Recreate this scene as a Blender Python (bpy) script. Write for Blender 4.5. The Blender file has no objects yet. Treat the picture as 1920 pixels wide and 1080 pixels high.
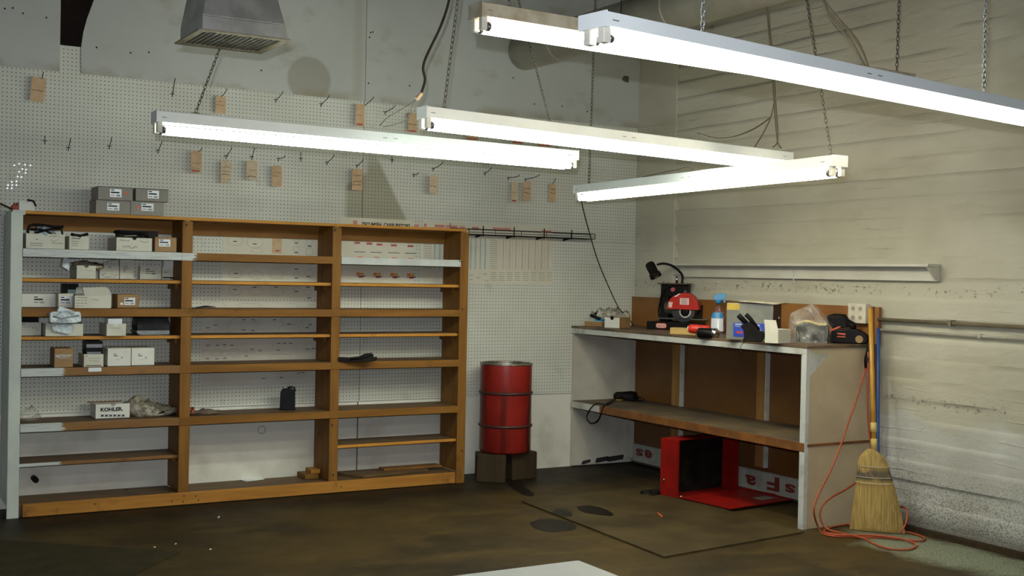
import bpy, math, random
from mathutils import Vector, Matrix
V = Vector
PI = math.pi
random.seed(7)
sc = bpy.context.scene
COL = sc.collection

# ---------------------------------------------------------------- camera
FPX = 2246.25
CAM = V((-5.88385, -8.00604, 1.52203))
_yaw, _pitch, _roll = .5317644, -.01071995, .02009483
_f = V((math.sin(_yaw)*math.cos(_pitch), math.cos(_yaw)*math.cos(_pitch), math.sin(_pitch)))
_r = _f.cross(V((0, 0, 1))).normalized()
_u = _r.cross(_f)
_r, _u = _r*math.cos(_roll)+_u*math.sin(_roll), _u*math.cos(_roll)-_r*math.sin(_roll)
cd = bpy.data.cameras.new('camera')
cd.sensor_width = 36.0
cd.lens = FPX/1920*36.0
cam = bpy.data.objects.new('camera', cd)
COL.objects.link(cam)
M = Matrix.Identity(4)
for i in range(3):
    M[i][0], M[i][1], M[i][2], M[i][3] = _r[i], _u[i], -_f[i], CAM[i]
cam.matrix_world = M
sc.camera = cam

# ---------------------------------------------------------------- view, sky light, camera flash
sc.view_settings.view_transform = 'Standard'
sc.view_settings.look = 'None'
sc.view_settings.exposure = 0.0
sc.view_settings.gamma = 1.0
sc.view_settings.use_curve_mapping = False
TUBE = 25.0       # strength of the fluorescent tubes
w = bpy.data.worlds.new('world')
sc.world = w
w.use_nodes = True
bg = w.node_tree.nodes['Background']
bg.inputs[0].default_value = (.62, .80, 1.0, 1)
bg.inputs[1].default_value = .12
fl = bpy.data.lights.new('camera_flash', 'AREA')
fl.energy = 115
fl.size = .015
fl.color = (.88, .94, 1.0)
flo = bpy.data.objects.new('camera_flash', fl)
COL.objects.link(flo)
flo.matrix_world = Matrix.Translation(_u*.13 - _r*.04) @ M
try:
    sc.cycles.max_bounces = 8
    sc.cycles.diffuse_bounces = 4
    sc.cycles.sample_clamp_indirect = 4
    sc.cycles.use_denoising = True
    sc.cycles.caustics_reflective = False
    sc.cycles.caustics_refractive = False
except Exception:
    pass

# ---------------------------------------------------------------- measuring helpers (a photo point on a real plane)
def ray(px, py): return _f + _r*((px-960)/FPX) + _u*((540-py)/FPX)
def on(ax, px, py, v):
    d = ray(px, py)
    return CAM + d*((v-CAM[ax])/d[ax])
def onX(px, py, v): return on(0, px, py, v)
def onY(px, py, v): return on(1, px, py, v)
def onZ(px, py, v): return on(2, px, py, v)

# ---------------------------------------------------------------- node materials
MATS = {}
def newmat(name):
    m = bpy.data.materials.new(name)
    m.use_nodes = True
    MATS[name] = m
    return m, m.node_tree.nodes, m.node_tree.links, m.node_tree.nodes['Principled BSDF']
class G:
    """small expression helper over shader nodes"""
    def __init__(s, name):
        s.m, s.n, s.l, s.b = newmat(name)
        s.pos = s.n.new('ShaderNodeNewGeometry').outputs['Position']
        s._sep = None
    def xyz(s):
        if s._sep is None:
            q = s.n.new('ShaderNodeSeparateXYZ'); s.l.new(s.pos, q.inputs[0]); s._sep = q
        return s._sep.outputs[0], s._sep.outputs[1], s._sep.outputs[2]
    def put(s, sock, v):
        if hasattr(v, 'is_linked') or hasattr(v, 'links'): s.l.new(v, sock)
        else: sock.default_value = v
    def ma(s, op, a, b=0.0, c=0.0):
        q = s.n.new('ShaderNodeMath'); q.operation = op
        s.put(q.inputs[0], a); s.put(q.inputs[1], b); s.put(q.inputs[2], c)
        return q.outputs[0]
    def step(s, v, a, b):
        q = s.n.new('ShaderNodeMapRange'); q.interpolation_type = 'SMOOTHSTEP'
        s.put(q.inputs[0], v); q.inputs[1].default_value = a; q.inputs[2].default_value = b
        return q.outputs[0]
    def scaled(s, sx, sy, sz):
        q = s.n.new('ShaderNodeVectorMath'); q.operation = 'MULTIPLY'
        s.l.new(s.pos, q.inputs[0]); q.inputs[1].default_value = (sx, sy, sz)
        return q.outputs[0]
    def noise(s, scale, detail=4, vec=None, rough=.55):
        q = s.n.new('ShaderNodeTexNoise')
        q.inputs['Scale'].default_value = scale; q.inputs['Detail'].default_value = detail
        q.inputs['Roughness'].default_value = rough
        s.l.new(vec or s.pos, q.inputs['Vector'])
        return q.outputs[0]
    def mix(s, f, a, b):
        q = s.n.new('ShaderNodeMix'); q.data_type = 'RGBA'
        s.put(q.inputs[0], f)
        for k, v in ((6, a), (7, b)):
            if isinstance(v, tuple): q.inputs[k].default_value = (*v[:3], 1)
            else: s.l.new(v, q.inputs[k])
        return q.outputs[2]
    def color(s, c):
        if isinstance(c, tuple): s.b.inputs['Base Color'].default_value = (*c[:3], 1)
        else: s.l.new(c, s.b.inputs['Base Color'])
    def rough(s, v): s.put(s.b.inputs['Roughness'], v)
    def bump(s, h, strength=.3, dist=.01):
        q = s.n.new('ShaderNodeBump'); q.inputs['Strength'].default_value = strength
        q.inputs['Distance'].default_value = dist
        s.l.new(h, q.inputs['Height']); s.l.new(q.outputs[0], s.b.inputs['Normal'])
def plain(name, c1, rough=.6, metal=0., c2=None, scale=9., bump=0., bscale=60., lo=.35, hi=.65, spec=None):
    g = G(name)
    if c2 is None: c2 = tuple(x*.8 for x in c1)
    g.color(g.mix(g.step(g.noise(scale), lo, hi), c1, c2))
    g.rough(rough); g.b.inputs['Metallic'].default_value = metal
    if spec is None and max(c1) < .06 and not metal: spec = .2
    if spec is not None: g.b.inputs['Specular IOR Level'].default_value = spec
    if bump: g.bump(g.noise(bscale, 3), bump, .004)
    return g.m
def sr(r, g, b):
    def q(v):
        v /= 255.
        return v/12.92 if v <= .04045 else ((v+.055)/1.055)**2.4
    return (q(r), q(g), q(b))

def pegboard(name, x0, z0):
    g = G(name)
    x, y, z = g.xyz()
    fx = g.ma('SUBTRACT', g.ma('FRACT', g.ma('ADD', g.ma('DIVIDE', g.ma('SUBTRACT', x, x0), .0254), 200.5)), .5)
    fz = g.ma('SUBTRACT', g.ma('FRACT', g.ma('ADD', g.ma('DIVIDE', g.ma('SUBTRACT', z, z0), .0254), 200.5)), .5)
    d = g.ma('SQRT', g.ma('ADD', g.ma('MULTIPLY', fx, fx), g.ma('MULTIPLY', fz, fz)))
    hole = g.ma('SUBTRACT', 1., g.step(d, .10, .165))
    base = g.mix(g.step(g.noise(1.4, 5), .3, .7), (.66, .665, .585), (.56, .555, .475))
    base = g.mix(g.ma('MULTIPLY', g.step(g.noise(6., 6), .60, .72), .25), base, (.33, .29, .20))
    # brown patch with a sharp right edge
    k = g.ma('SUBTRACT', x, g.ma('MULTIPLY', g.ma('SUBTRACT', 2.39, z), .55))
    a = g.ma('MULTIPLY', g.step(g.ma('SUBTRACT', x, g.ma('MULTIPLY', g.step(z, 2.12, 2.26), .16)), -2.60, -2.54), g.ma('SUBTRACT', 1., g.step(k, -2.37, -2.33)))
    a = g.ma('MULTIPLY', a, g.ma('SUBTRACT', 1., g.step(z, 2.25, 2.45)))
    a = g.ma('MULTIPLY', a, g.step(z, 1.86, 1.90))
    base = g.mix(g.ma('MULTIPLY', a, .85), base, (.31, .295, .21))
    g.color(g.mix(g.ma('MULTIPLY', hole, .93), base, (.02, .018, .015)))
    g.rough(.55)
    g.b.inputs['Specular IOR Level'].default_value = .3
    g.bump(g.noise(14, 3), .05, .004)
    return g.m
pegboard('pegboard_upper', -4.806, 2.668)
pegboard('pegboard_lower', -4.695, 1.418)

def plywood():
    g = G('plywood_paint')
    x, y, z = g.xyz()
    base = g.mix(g.step(g.noise(.8, 5), .3, .7), (.50, .51, .47), (.42, .425, .39))
    base = g.mix(g.ma('MULTIPLY', g.step(g.noise(2.5, 7, g.scaled(1, 1, 1.6)), .54, .68), .42), base, (.25, .20, .12))
    cx, cz = -2.865, 2.865
    dx = g.ma('SUBTRACT', x, cx); dz = g.ma('SUBTRACT', z, cz)
    d = g.ma('SQRT', g.ma('ADD', g.ma('MULTIPLY', dx, dx), g.ma('MULTIPLY', dz, dz)))
    c = g.ma('SUBTRACT', 1., g.step(d, .145, .175))
    base = g.mix(g.ma('MULTIPLY', c, .6), base, (.235, .215, .16))
    c2 = g.ma('SUBTRACT', 1., g.step(g.ma('ABSOLUTE', g.ma('ADD', x, 2.50)), .01, .06))
    base = g.mix(g.ma('MULTIPLY', c2, .35), base, (.30, .26, .17))
    edge = g.ma('SUBTRACT', 1., g.step(z, 2.76, 2.83))
    base = g.mix(g.ma('MULTIPLY', g.ma('MULTIPLY', edge, g.step(g.noise(3, 4), .42, .6)), .55), base, (.27, .22, .13))
    g.color(base); g.rough(.6); g.bump(g.noise(30, 4), .08, .004)
plywood()
plain('wall_paint_low', (.74, .71, .62), .6, c2=(.58, .55, .46), scale=3.2, bump=.1, lo=.45, hi=.75)

def concrete():
    g = G('painted_concrete')
    x, y, z = g.xyz()
    base = g.mix(g.step(g.noise(.9, 6), .3, .7), (.55, .525, .425), (.44, .415, .32))
    st = g.scaled(1, .35, 1.7)
    base = g.mix(g.ma('MULTIPLY', g.step(g.noise(2.6, 7, st), .48, .70), .5), base, (.34, .31, .22))
    # cooler scoured paint low down, then dirt and bare patches climbing from the floor
    wob = g.ma('ADD', z, g.ma('MULTIPLY', g.noise(3, 5), .35))
    base = g.mix(g.ma('SUBTRACT', 1., g.step(wob, .80, .92)), base, g.mix(g.step(g.noise(2, 5), .3, .7), (.56, .56, .51), (.44, .43, .38)))
    low = g.ma('SUBTRACT', 1., g.step(wob, .30, .78))
    sp = g.step(g.noise(100, 8, g.scaled(1, .75, 1.2), .78), .45, .60)
    base = g.mix(g.ma('MULTIPLY', low, g.ma('MULTIPLY', sp, .85)), base, (.11, .10, .08))
    foot = g.ma('SUBTRACT', 1., g.step(z, .02, .16))
    base = g.mix(g.ma('MULTIPLY', foot, .75), base, (.05, .042, .03))
    chips = g.ma('MULTIPLY', g.step(g.noise(60, 6, g.scaled(1, .5, 1.), .7), .66, .70), g.step(g.noise(1.6, 3), .48, .6))
    base = g.mix(g.ma('MULTIPLY', chips, .75), base, (.10, .095, .08))
    # two rows of pocked, chipped joints
    for zc, zw in ((1.475, .05), (.795, .045)):
        dz = g.ma('ABSOLUTE', g.ma('SUBTRACT', g.ma('ADD', z, g.ma('MULTIPLY', g.noise(3, 5), .05)), zc+.025))
        bandm = g.ma('SUBTRACT', 1., g.step(dz, zw*.25, zw))
        pk = g.ma('MULTIPLY', g.step(g.noise(42, 6, g.scaled(1, .7, 1), .65), .55, .62), g.step(g.noise(4, 4), .42, .52))
        base = g.mix(g.ma('MULTIPLY', g.ma('MULTIPLY', bandm, pk), .85), base, (.11, .10, .085))
    # faint rough board-form lines
    zz = g.ma('ADD', z, g.ma('MULTIPLY', g.noise(2.5, 6), .05))
    fz = g.ma('ABSOLUTE', g.ma('SUBTRACT', g.ma('FRACT', g.ma('ADD', g.ma('DIVIDE', g.ma('SUBTRACT', zz, 1.709), .1255), 50.5)), .5))
    line = g.ma('MULTIPLY', g.step(fz, .44, .498), g.step(g.noise(1.3, 6), .52, .66))
    crumb = g.step(g.noise(55, 6, None, .7), .45, .6)
    base = g.mix(g.ma('MULTIPLY', g.ma('MULTIPLY', line, crumb), .4), base, (.22, .20, .15))
    g.color(base); g.rough(.75)
    g.b.inputs['Specular IOR Level'].default_value = .2
    h = g.ma('ADD', g.ma('MULTIPLY', g.noise(9, 8, g.scaled(1, .6, 1.3), .68), 1.), g.ma('MULTIPLY', line, .6))
    g.bump(h, .5, .016)
concrete()

def floor_mat():
    g = G('oily_floor')
    x, y, z = g.xyz()
    base = g.mix(g.step(g.noise(.9, 6), .35, .66), (.064, .041, .013), (.027, .019, .009))
    base = g.mix(g.ma('MULTIPLY', g.step(g.noise(3.3, 6, g.scaled(.7, 1.5, 1)), .5, .66), .6), base, (.086, .055, .016))
    base = g.mix(g.ma('MULTIPLY', g.step(g.noise(14, 6), .56, .7), .5), base, (.022, .018, .012))
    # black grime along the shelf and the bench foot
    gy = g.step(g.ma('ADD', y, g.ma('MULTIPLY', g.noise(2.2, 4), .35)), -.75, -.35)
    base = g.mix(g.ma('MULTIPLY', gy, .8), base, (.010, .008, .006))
    # pale spilled absorbent powder by the right wall
    dx = g.ma('DIVIDE', g.ma('ADD', x, .33), .33); dy = g.ma('DIVIDE', g.ma('ADD', y, 3.42), .75)
    r = g.ma('SQRT', g.ma('ADD', g.ma('MULTIPLY', dx, dx), g.ma('MULTIPLY', dy, dy)))
    p = g.ma('SUBTRACT', 1., g.step(g.ma('ADD', r, g.ma('MULTIPLY', g.noise(5, 7), 1.0)), 1.05, 1.55))
    base = g.mix(g.ma('MULTIPLY', p, g.ma('MULTIPLY', g.step(g.noise(90, 3), .30, .55), .9)), base, (.27, .30, .215))
    g.color(base)
    g.rough(g.ma('ADD', .42, g.ma('MULTIPLY', g.noise(5, 4), .3)))
    g.b.inputs['Specular IOR Level'].default_value = .18
    g.bump(g.noise(9, 6), .10, .01)
floor_mat()

def wood(name, c1, c2, dark, axis, rough=.55, pc=1.0):
    g = G(name)
    s = [14, 14, 14]; s[axis] = 1.1
    v = g.scaled(*s)
    base = g.mix(g.step(g.noise(1.6, 5, v), .34, .66), c1, c2)
    base = g.mix(g.ma('MULTIPLY', g.step(g.noise(5, 5), .60, .74), .55*pc), base, dark)
    g.color(base); g.rough(rough); g.b.inputs['Specular IOR Level'].default_value = .18
    g.bump(g.noise(4, 4, v), .08, .004)
    return g.m
W1, W2, WD = (.235, .105, .020), (.175, .076, .014), (.075, .033, .008)
wood('wood_x', W1, W2, WD, 0)
wood('wood_y', (.22, .10, .02), (.165, .073, .015), WD, 1)
wood('wood_z', W1, W2, WD, 2)
wood('wood_edge', (.52, .24, .04), (.42, .185, .03), (.20, .08, .02), 0)
wood('wood_base', (.42, .19, .035), (.33, .14, .025), (.06, .03, .012), 0)
wood('wood_dirty', (.15, .085, .035), (.09, .055, .028), (.035, .023, .014), 0, pc=1.4)
wood('stud_wood', (.36, .19, .06), (.28, .14, .04), (.12, .06, .02), 2)
wood('stump_wood', (.045, .028, .013), (.028, .018, .009), (.010, .007, .004), 2, .75)
def halfpaint(name, split_expr, axis=0):
    """bare wood whose left end is brushed white"""
    g = G(name)
    x, y, z = g.xyz()
    v = g.scaled(1.1, 14, 14)
    base = g.mix(g.step(g.noise(1.6, 5, v), .34, .66), W1, W2)
    base = g.mix(g.ma('MULTIPLY', g.step(g.noise(5, 5), .60, .74), .5), base, WD)
    t = g.step(g.ma('ADD', x, g.ma('MULTIPLY', g.ma('SUBTRACT', g.noise(18, 3, g.scaled(.1, 1, 3)), .5), .10)), split_expr-.012, split_expr+.012)
    white = g.mix(g.step(g.noise(7, 4, v), .4, .7), (.55, .57, .54), (.40, .42, .41))
    g.color(g.mix(t, white, base)); g.rough(.5)
halfpaint('paint_split_short', -4.53)
halfpaint('paint_split_long', -3.735)
plain('white_paint', (.56, .58, .55), .5, c2=(.45, .47, .45), scale=5, bump=.08)
plain('white_upright', (.58, .62, .55), .5, c2=(.48, .52, .48), scale=3, bump=.08)
plain('old_white_paint', (.55, .56, .52), .55, c2=(.36, .35, .29), scale=7, bump=.12, lo=.45, hi=.7)
plain('bench_panel', (.56, .46, .30), .55, c2=(.46, .37, .24), scale=3.0, bump=.06)
plain('bench_panel_cool', (.54, .50, .43), .55, c2=(.44, .40, .33), scale=3.0, bump=.06)
def hardboard(nm, k):
    g = G(nm)
    x, y, z = g.xyz()
    fy = g.ma('SUBTRACT', g.ma('FRACT', g.ma('ADD', g.ma('DIVIDE', y, .0254), 500.5)), .5)
    fz = g.ma('SUBTRACT', g.ma('FRACT', g.ma('ADD', g.ma('DIVIDE', z, .0254), 200.5)), .5)
    d = g.ma('SQRT', g.ma('ADD', g.ma('MULTIPLY', fy, fy), g.ma('MULTIPLY', fz, fz)))
    base = g.mix(g.step(g.noise(2.4, 5), .35, .65), tuple(q*k for q in (.25, .105, .022)), tuple(q*k for q in (.20, .078, .017)))
    g.color(g.mix(g.ma('MULTIPLY', g.ma('SUBTRACT', 1., g.step(d, .06, .11)), .55), base, (.05, .025, .01)))
    g.rough(.5)
hardboard('brown_hardboard', 1.)
hardboard('shaded_hardboard', .62)  # same hardboard, with the shade under the bench top put into its colour
plain('bench_top', (.16, .10, .055), .5, c2=(.07, .045, .03), scale=5, bump=.1)
plain('bench_shelf_top', (.16, .115, .06), .6, c2=(.07, .052, .036), scale=3.2, bump=.1)
plain('bench_shelf_edge', (.22, .085, .02), .5, c2=(.13, .05, .015), scale=9)
plain('duct_metal', (.60, .57, .47), .36, .3, c2=(.50, .47, .39), scale=4)
plain('hood_metal', (.50, .50, .49), .33, .55, c2=(.33, .33, .32), scale=6)
plain('hood_flange', (.33, .29, .19), .5, .2, c2=(.24, .21, .14), scale=10)
plain('dark_inside', (.012, .011, .009), .8)
plain('dark_timber', (.035, .018, .012), .7, c2=(.02, .011, .008))
plain('fixture_white', (.86, .88, .84), .4, c2=(.80, .82, .78), scale=4)
plain('fixture_new', (.90, .93, .93), .35, c2=(.86, .89, .89), scale=4)
plain('fixture_cream', (.50, .45, .34), .5, c2=(.36, .30, .20), scale=12, bump=.1)
plain('socket_plastic', (.75, .72, .62), .4)
plain('tube_cap', (.20, .18, .19), .3, .7)
plain('chain_steel', (.16, .14, .11), .5, .6)
plain('chain_bright', (.45, .47, .48), .35, .8)
plain('cable_dark', (.035, .030, .024), .5)
plain('cable_tan', (.16, .13, .09), .6)
plain('hook_steel', (.05, .05, .05), .45, .6)
plain('black_plastic', (.004, .004, .005), .4, c2=(.008, .007, .007), spec=.12)
plain('black_worn', (.014, .011, .008), .6, c2=(.005, .004, .004), spec=.12)
plain('black_metal', (.008, .008, .007), .45, .1, spec=.15)
plain('chrome', (.75, .75, .75), .12, 1.)
plain('tag_paper', (.60, .42, .25), .8, c2=(.54, .36, .20), scale=20)
plain('tag_paper_pale', (.64, .52, .35), .8, c2=(.58, .45, .29), scale=20)
plain('ink_black', (.03, .028, .03), .7)
plain('ink_grey', (.20, .19, .18), .8)
plain('ink_blue', (.10, .13, .22), .8)
plain('ink_red', (.42, .06, .08), .7)
plain('ink_pink', (.62, .25, .22), .8)
plain('ink_yellow', (.60, .40, .06), .8)
plain('ink_teal', (.40, .50, .50), .8)
plain('ink_rose', (.62, .46, .40), .8)
plain('poster_cream', (.68, .64, .52), .75, c2=(.63, .585, .46), scale=4)
plain('poster_grey', (.62, .585, .50), .8, c2=(.54, .50, .42), scale=3)
plain('box_white', (.64, .62, .51), .6, c2=(.56, .54, .44), scale=6)
plain('box_bright', (.72, .71, .64), .55, c2=(.66, .65, .58), scale=6)
plain('box_grey', (.28, .255, .215), .6, c2=(.25, .225, .19), scale=6)
plain('box_kraft', (.30, .17, .065), .65, c2=(.25, .14, .05), scale=8)
plain('label_white', (.82, .84, .86), .25, c2=(.76, .78, .8), spec=.8)
plain('label_orange', (.75, .14, .05), .5)
plain('lid_dark', (.07, .06, .05), .6)
plain('silver_foil', (.45, .46, .48), .25, .7, bump=.6, bscale=40)
plain('lead_grey', (.025, .025, .028), .35, c2=(.01, .01, .011), bump=.5, bscale=25)
plain('green_print', (.25, .42, .35), .5)
plain('blue_print', (.03, .06, .42), .4)
plain('cyan_plastic', (.02, .27, .58), .35)
plain('yellow_print', (.50, .34, .05), .6)
plain('zinc_sheet', (.26, .255, .21), .42, .5, c2=(.20, .20, .175), scale=12)
plain('rust_side', (.075, .032, .018), .6)
plain('machine_red', (.52, .025, .012), .35, c2=(.42, .02, .012))
plain('sticker', (.78, .68, .62), .5)
plain('stone_grey', (.075, .08, .085), .8, c2=(.05, .055, .06), scale=60)
plain('motor_grey', (.10, .115, .085), .5, .3)
plain('orange_plastic', (.65, .11, .02), .4)
plain('block_yellow', (.50, .33, .10), .6, c2=(.42, .27, .08), scale=12)
plain('outlet_ivory', (.66, .60, .48), .4)
plain('outlet_slot', (.42, .37, .27), .5)
plain('conduit', (.52, .50, .44), .5, c2=(.40, .37, .30), scale=5)
plain('conduit_dark', (.16, .13, .08), .6)
plain('cord_orange', (.44, .075, .02), .5)
plain('broom_stick', (.50, .27, .035), .35, c2=(.42, .21, .03), scale=10)
plain('blue_pole', (.025, .08, .28), .35)
plain('red_pole', (.18, .04, .02), .5)
plain('steel_rim', (.42, .39, .33), .35, .8, c2=(.25, .2, .15), scale=30)
plain('drum_ring', (.06, .015, .012), .5, c2=(.03, .012, .01))
plain('cabinet_red', (.27, .007, .004), .45, c2=(.19, .006, .004), scale=5, spec=.3)
plain('mat_rubber', (.030, .025, .012), .7, c2=(.040, .032, .015), spec=.15)
plain('floor_sheet', (.080, .056, .023), .6, c2=(.042, .029, .013), scale=3.2, bump=.08, lo=.3, hi=.7, spec=.18)
plain('oil', (.010, .008, .006), .4, c2=(.016, .011, .008), scale=20, spec=.06)
plain('table_white', (.36, .37, .34), .5, c2=(.33, .34, .31), scale=5)
plain('sign_white', (.40, .40, .34), .5, c2=(.30, .30, .26))
plain('sign_red', (.20, .03, .02), .5)
plain('string_white', (.6, .55, .4), .7)
plain('straw_band', (.60, .45, .14), .6)
plain('rag_red', (.35, .08, .05), .8)
plain('rag_dirty', (.16, .12, .08), .9, c2=(.10, .07, .05), bump=.4)
plain('silver_lining', (.6, .6, .6), .2, .6)
plain('debris_white', (.6, .55, .45), .7)

def drum_red():
    g = G('drum_red')
    x, y, z = g.xyz()
    base = g.mix(g.step(g.noise(4, 5), .35, .65), (.26, .018, .012), (.19, .012, .008))
    run = g.step(g.noise(4.2, 5, g.scaled(3.2, 3.2, .3)), .47, .58)
    lowz = g.ma('SUBTRACT', 1., g.step(z, .60, .74))
    base = g.mix(g.ma('MULTIPLY', g.ma('MULTIPLY', run, lowz), .8), base, (.09, .008, .006))
    g.color(base); g.rough(.33)
    g.bump(g.noise(9, 4), .06, .01)
drum_red()
def straw():
    g = G('broom_straw')
    x, y, z = g.xyz()
    v = g.scaled(150, 150, 5)
    base = g.mix(g.step(g.noise(1.0, 3, v), .35, .65), (.50, .34, .10), (.30, .19, .05))
    k = g.ma('MULTIPLY', g.step(z, .30, .33), g.ma('SUBTRACT', 1., g.step(z, .36, .40)))
    base = g.mix(g.ma('MULTIPLY', g.ma('MULTIPLY', k, g.step(g.noise(9, 3), .42, .5)), .85), base, (.07, .06, .055))
    g.color(base); g.rough(.7); g.bump(g.noise(1.0, 2, v), .6, .01)
straw()
def clearmat(name, tint, alpha, rough=.12):
    g = G(name)
    g.color(tint); g.rough(rough)
    g.b.inputs['Specular IOR Level'].default_value = 1.0
    a = g.ma('MULTIPLY', g.step(g.noise(16, 5), .30, .75), alpha*1.6)
    g.l.new(g.ma('MINIMUM', g.ma('ADD', a, alpha*.35), 1.), g.b.inputs['Alpha'])
    g.bump(g.noise(22, 4), .9, .02)
clearmat('clear_bag', (.62, .60, .52), .22)
clearmat('milky_bag', (.64, .60, .48), .62, .2)
plain('ink_faint', (.40, .37, .30), .8)
plain('box_flap', (.54, .52, .43), .6, c2=(.50, .48, .40), scale=6)
clearmat('silver_bag', (.62, .70, .72), .85, .18)
clearmat('dusty_bag', (.30, .26, .19), .75, .2)
clearmat('bottle_plastic', (.26, .10, .10), .75, .1)
def emitter(name, col, st):
    m, n, l, b = newmat(name)
    b.inputs['Base Color'].default_value = (.8, .8, .8, 1)
    b.inputs['Emission Color'].default_value = (*col, 1)
    b.inputs['Emission Strength'].default_value = st
    return m
emitter('tube_cool', (.90, 1.0, .88), TUBE)
emitter('tube_warm', (1.0, .93, .72), TUBE)
emitter('tube_new', (1.0, .96, .82), TUBE*.95)
emitter('daylight', (.75, .78, 1.0), 4.)

plain('ledge_paint', (.58, .56, .48), .5, c2=(.50, .48, .40), scale=2.5, bump=.06)

# ---------------------------------------------------------------- mesh building
class MB:
    def __init__(s): s.v, s.f, s.sm = [], [], []
    def add(s, vs, fs, smooth=False):
        n = len(s.v); s.v += [V(p) for p in vs]
        s.f += [tuple(i+n for i in q) for q in fs]; s.sm += [smooth]*len(fs)
        return s
    def hexa(s, p):      # 8 corners: bottom ring 0-3, top ring 4-7
        return s.add(p, [(0,3,2,1),(4,5,6,7),(0,1,5,4),(1,2,6,5),(2,3,7,6),(3,0,4,7)])
    def box(s, x0, x1, y0, y1, z0, z1):
        x0, x1 = sorted((x0, x1)); y0, y1 = sorted((y0, y1)); z0, z1 = sorted((z0, z1))
        return s.hexa([(x0,y0,z0),(x1,y0,z0),(x1,y1,z0),(x0,y1,z0),(x0,y0,z1),(x1,y0,z1),(x1,y1,z1),(x0,y1,z1)])
    def obox(s, o, a, b, c):   # origin + three edge vectors
        o, a, b, c = V(o), V(a), V(b), V(c)
        return s.hexa([o, o+a, o+a+b, o+b, o+c, o+a+c, o+a+b+c, o+b+c])
    def quad(s, a, b, c, d): return s.add([a, b, c, d], [(0, 1, 2, 3)])
    def tube(s, pts, r, n=8, closed=False, cap=True):
        pts = [V(p) for p in pts]; m = len(pts)
        rr = r if isinstance(r, (list, tuple)) else [r]*m
        up = V((0, 0, 1)); vs = []; prev = None
        for i, p in enumerate(pts):
            if closed: t = pts[(i+1) % m]-pts[i-1]
            else: t = pts[min(i+1, m-1)]-pts[max(i-1, 0)]
            if t.length < 1e-9: t = V((0, 0, 1))
            t.normalize()
            if prev is None:
                a = t.cross(up)
                if a.length < .05: a = t.cross(V((1, 0, 0)))
            else:
                a = prev - t*prev.dot(t)
                if a.length < 1e-6: a = t.cross(up)
            a.normalize(); prev = a; b = t.cross(a)
            for k in range(n):
                th = 2*PI*k/n
                vs.append(p+(a*math.cos(th)+b*math.sin(th))*rr[i])
        fs = []
        for i in range(m if closed else m-1):
            j = (i+1) % m
            for k in range(n):
                l = (k+1) % n
                fs.append((i*n+k, i*n+l, j*n+l, j*n+k))
        s.add(vs, fs, True)
        if cap and not closed:
            q = len(s.v)-len(vs)
            s.f.append(tuple(q+k for k in range(n))[::-1]); s.sm.append(False)
            s.f.append(tuple(q+(m-1)*n+k for k in range(n))); s.sm.append(False)
        return s
    def lathe(s, o, prof, n=24, axis=None, xa=None, sq=1.0, cap0=True, cap1=True):
        o = V(o); ax = V(axis).normalized() if axis else V((0, 0, 1))
        a = V(xa) if xa else (V((1, 0, 0)) if abs(ax.x) < .9 else V((0, 1, 0)))
        a = (a-ax*a.dot(ax)).normalized(); b = ax.cross(a)
        vs = []
        for r, h in prof:
            for k in range(n):
                th = 2*PI*k/n
                vs.append(o+ax*h+a*(r*math.cos(th))+b*(r*sq*math.sin(th)))
        fs = []
        for i in range(len(prof)-1):
            for k in range(n):
                l = (k+1) % n
                fs.append((i*n+k, i*n+l, (i+1)*n+l, (i+1)*n+k))
        s.add(vs, fs, True); q = len(s.v)-len(vs)
        if cap0: s.f.append(tuple(q+k for k in range(n))[::-1]); s.sm.append(False)
        if cap1: s.f.append(tuple(q+(len(prof)-1)*n+k for k in range(n))); s.sm.append(False)
        return s
    def prism(s, outline, ext):   # planar outline (3D points) extruded by a vector
        n = len(outline); o = [V(p) for p in outline]; e = V(ext)
        fs = [tuple(range(n)), tuple(range(2*n-1, n-1, -1))]
        fs += [(i, i+n, (i+1) % n+n, (i+1) % n) for i in range(n)]
        return s.add(o+[p+e for p in o], fs)
def link(name, me):
    o = bpy.data.objects.new(name, me); COL.objects.link(o); return o
def build(name, mb, mat, loc=(0, 0, 0), bevel=0.):
    me = bpy.data.meshes.new(name)
    L = V(loc)
    me.from_pydata([tuple(p-L) for p in mb.v], [], mb.f)
    me.polygons.foreach_set('use_smooth', mb.sm)
    me.materials.append(MATS[mat]); me.update()
    import bmesh
    bm = bmesh.new(); bm.from_mesh(me)
    bmesh.ops.recalc_face_normals(bm, faces=bm.faces); bm.to_mesh(me); bm.free()
    o = link(name, me); o.location = L
    if bevel:
        b = o.modifiers.new('bevel', 'BEVEL'); b.width = bevel; b.segments = 2; b.limit_method = 'ANGLE'
    return o
class Thing:
    def __init__(s, name, label, cat, loc, group=None, kind=None):
        s.o = bpy.data.objects.new(name, None); s.o.empty_display_size = .05
        COL.objects.link(s.o); s.L = V(loc); s.o.location = s.L
        if kind: s.o['kind'] = kind
        else: s.o['label'] = label; s.o['category'] = cat
        if group: s.o['group'] = group
    def part(s, name, mb, mat, label=None, under=None, bevel=0.):
        o = build(name, mb, mat, s.L, bevel)
        o.location = (0, 0, 0); o.parent = under or s.o
        if label: o['label'] = label
        return o
def islands(mb):
    par = list(range(len(mb.v)))
    def find(i):
        while par[i] != i: par[i] = par[par[i]]; i = par[i]
        return i
    for f in mb.f:
        r = find(f[0])
        for i in f[1:]: par[find(i)] = r
    grp = {}
    for f, s in zip(mb.f, mb.sm): grp.setdefault(find(f[0]), []).append((f, s))
    out = []
    for fs in grp.values():
        ids = sorted({i for f, _ in fs for i in f}); mp = {i: k for k, i in enumerate(ids)}
        n = MB(); n.v = [mb.v[i] for i in ids]; n.f = [tuple(mp[i] for i in f) for f, _ in fs]; n.sm = [s for _, s in fs]; out.append(n)
    return out
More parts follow.
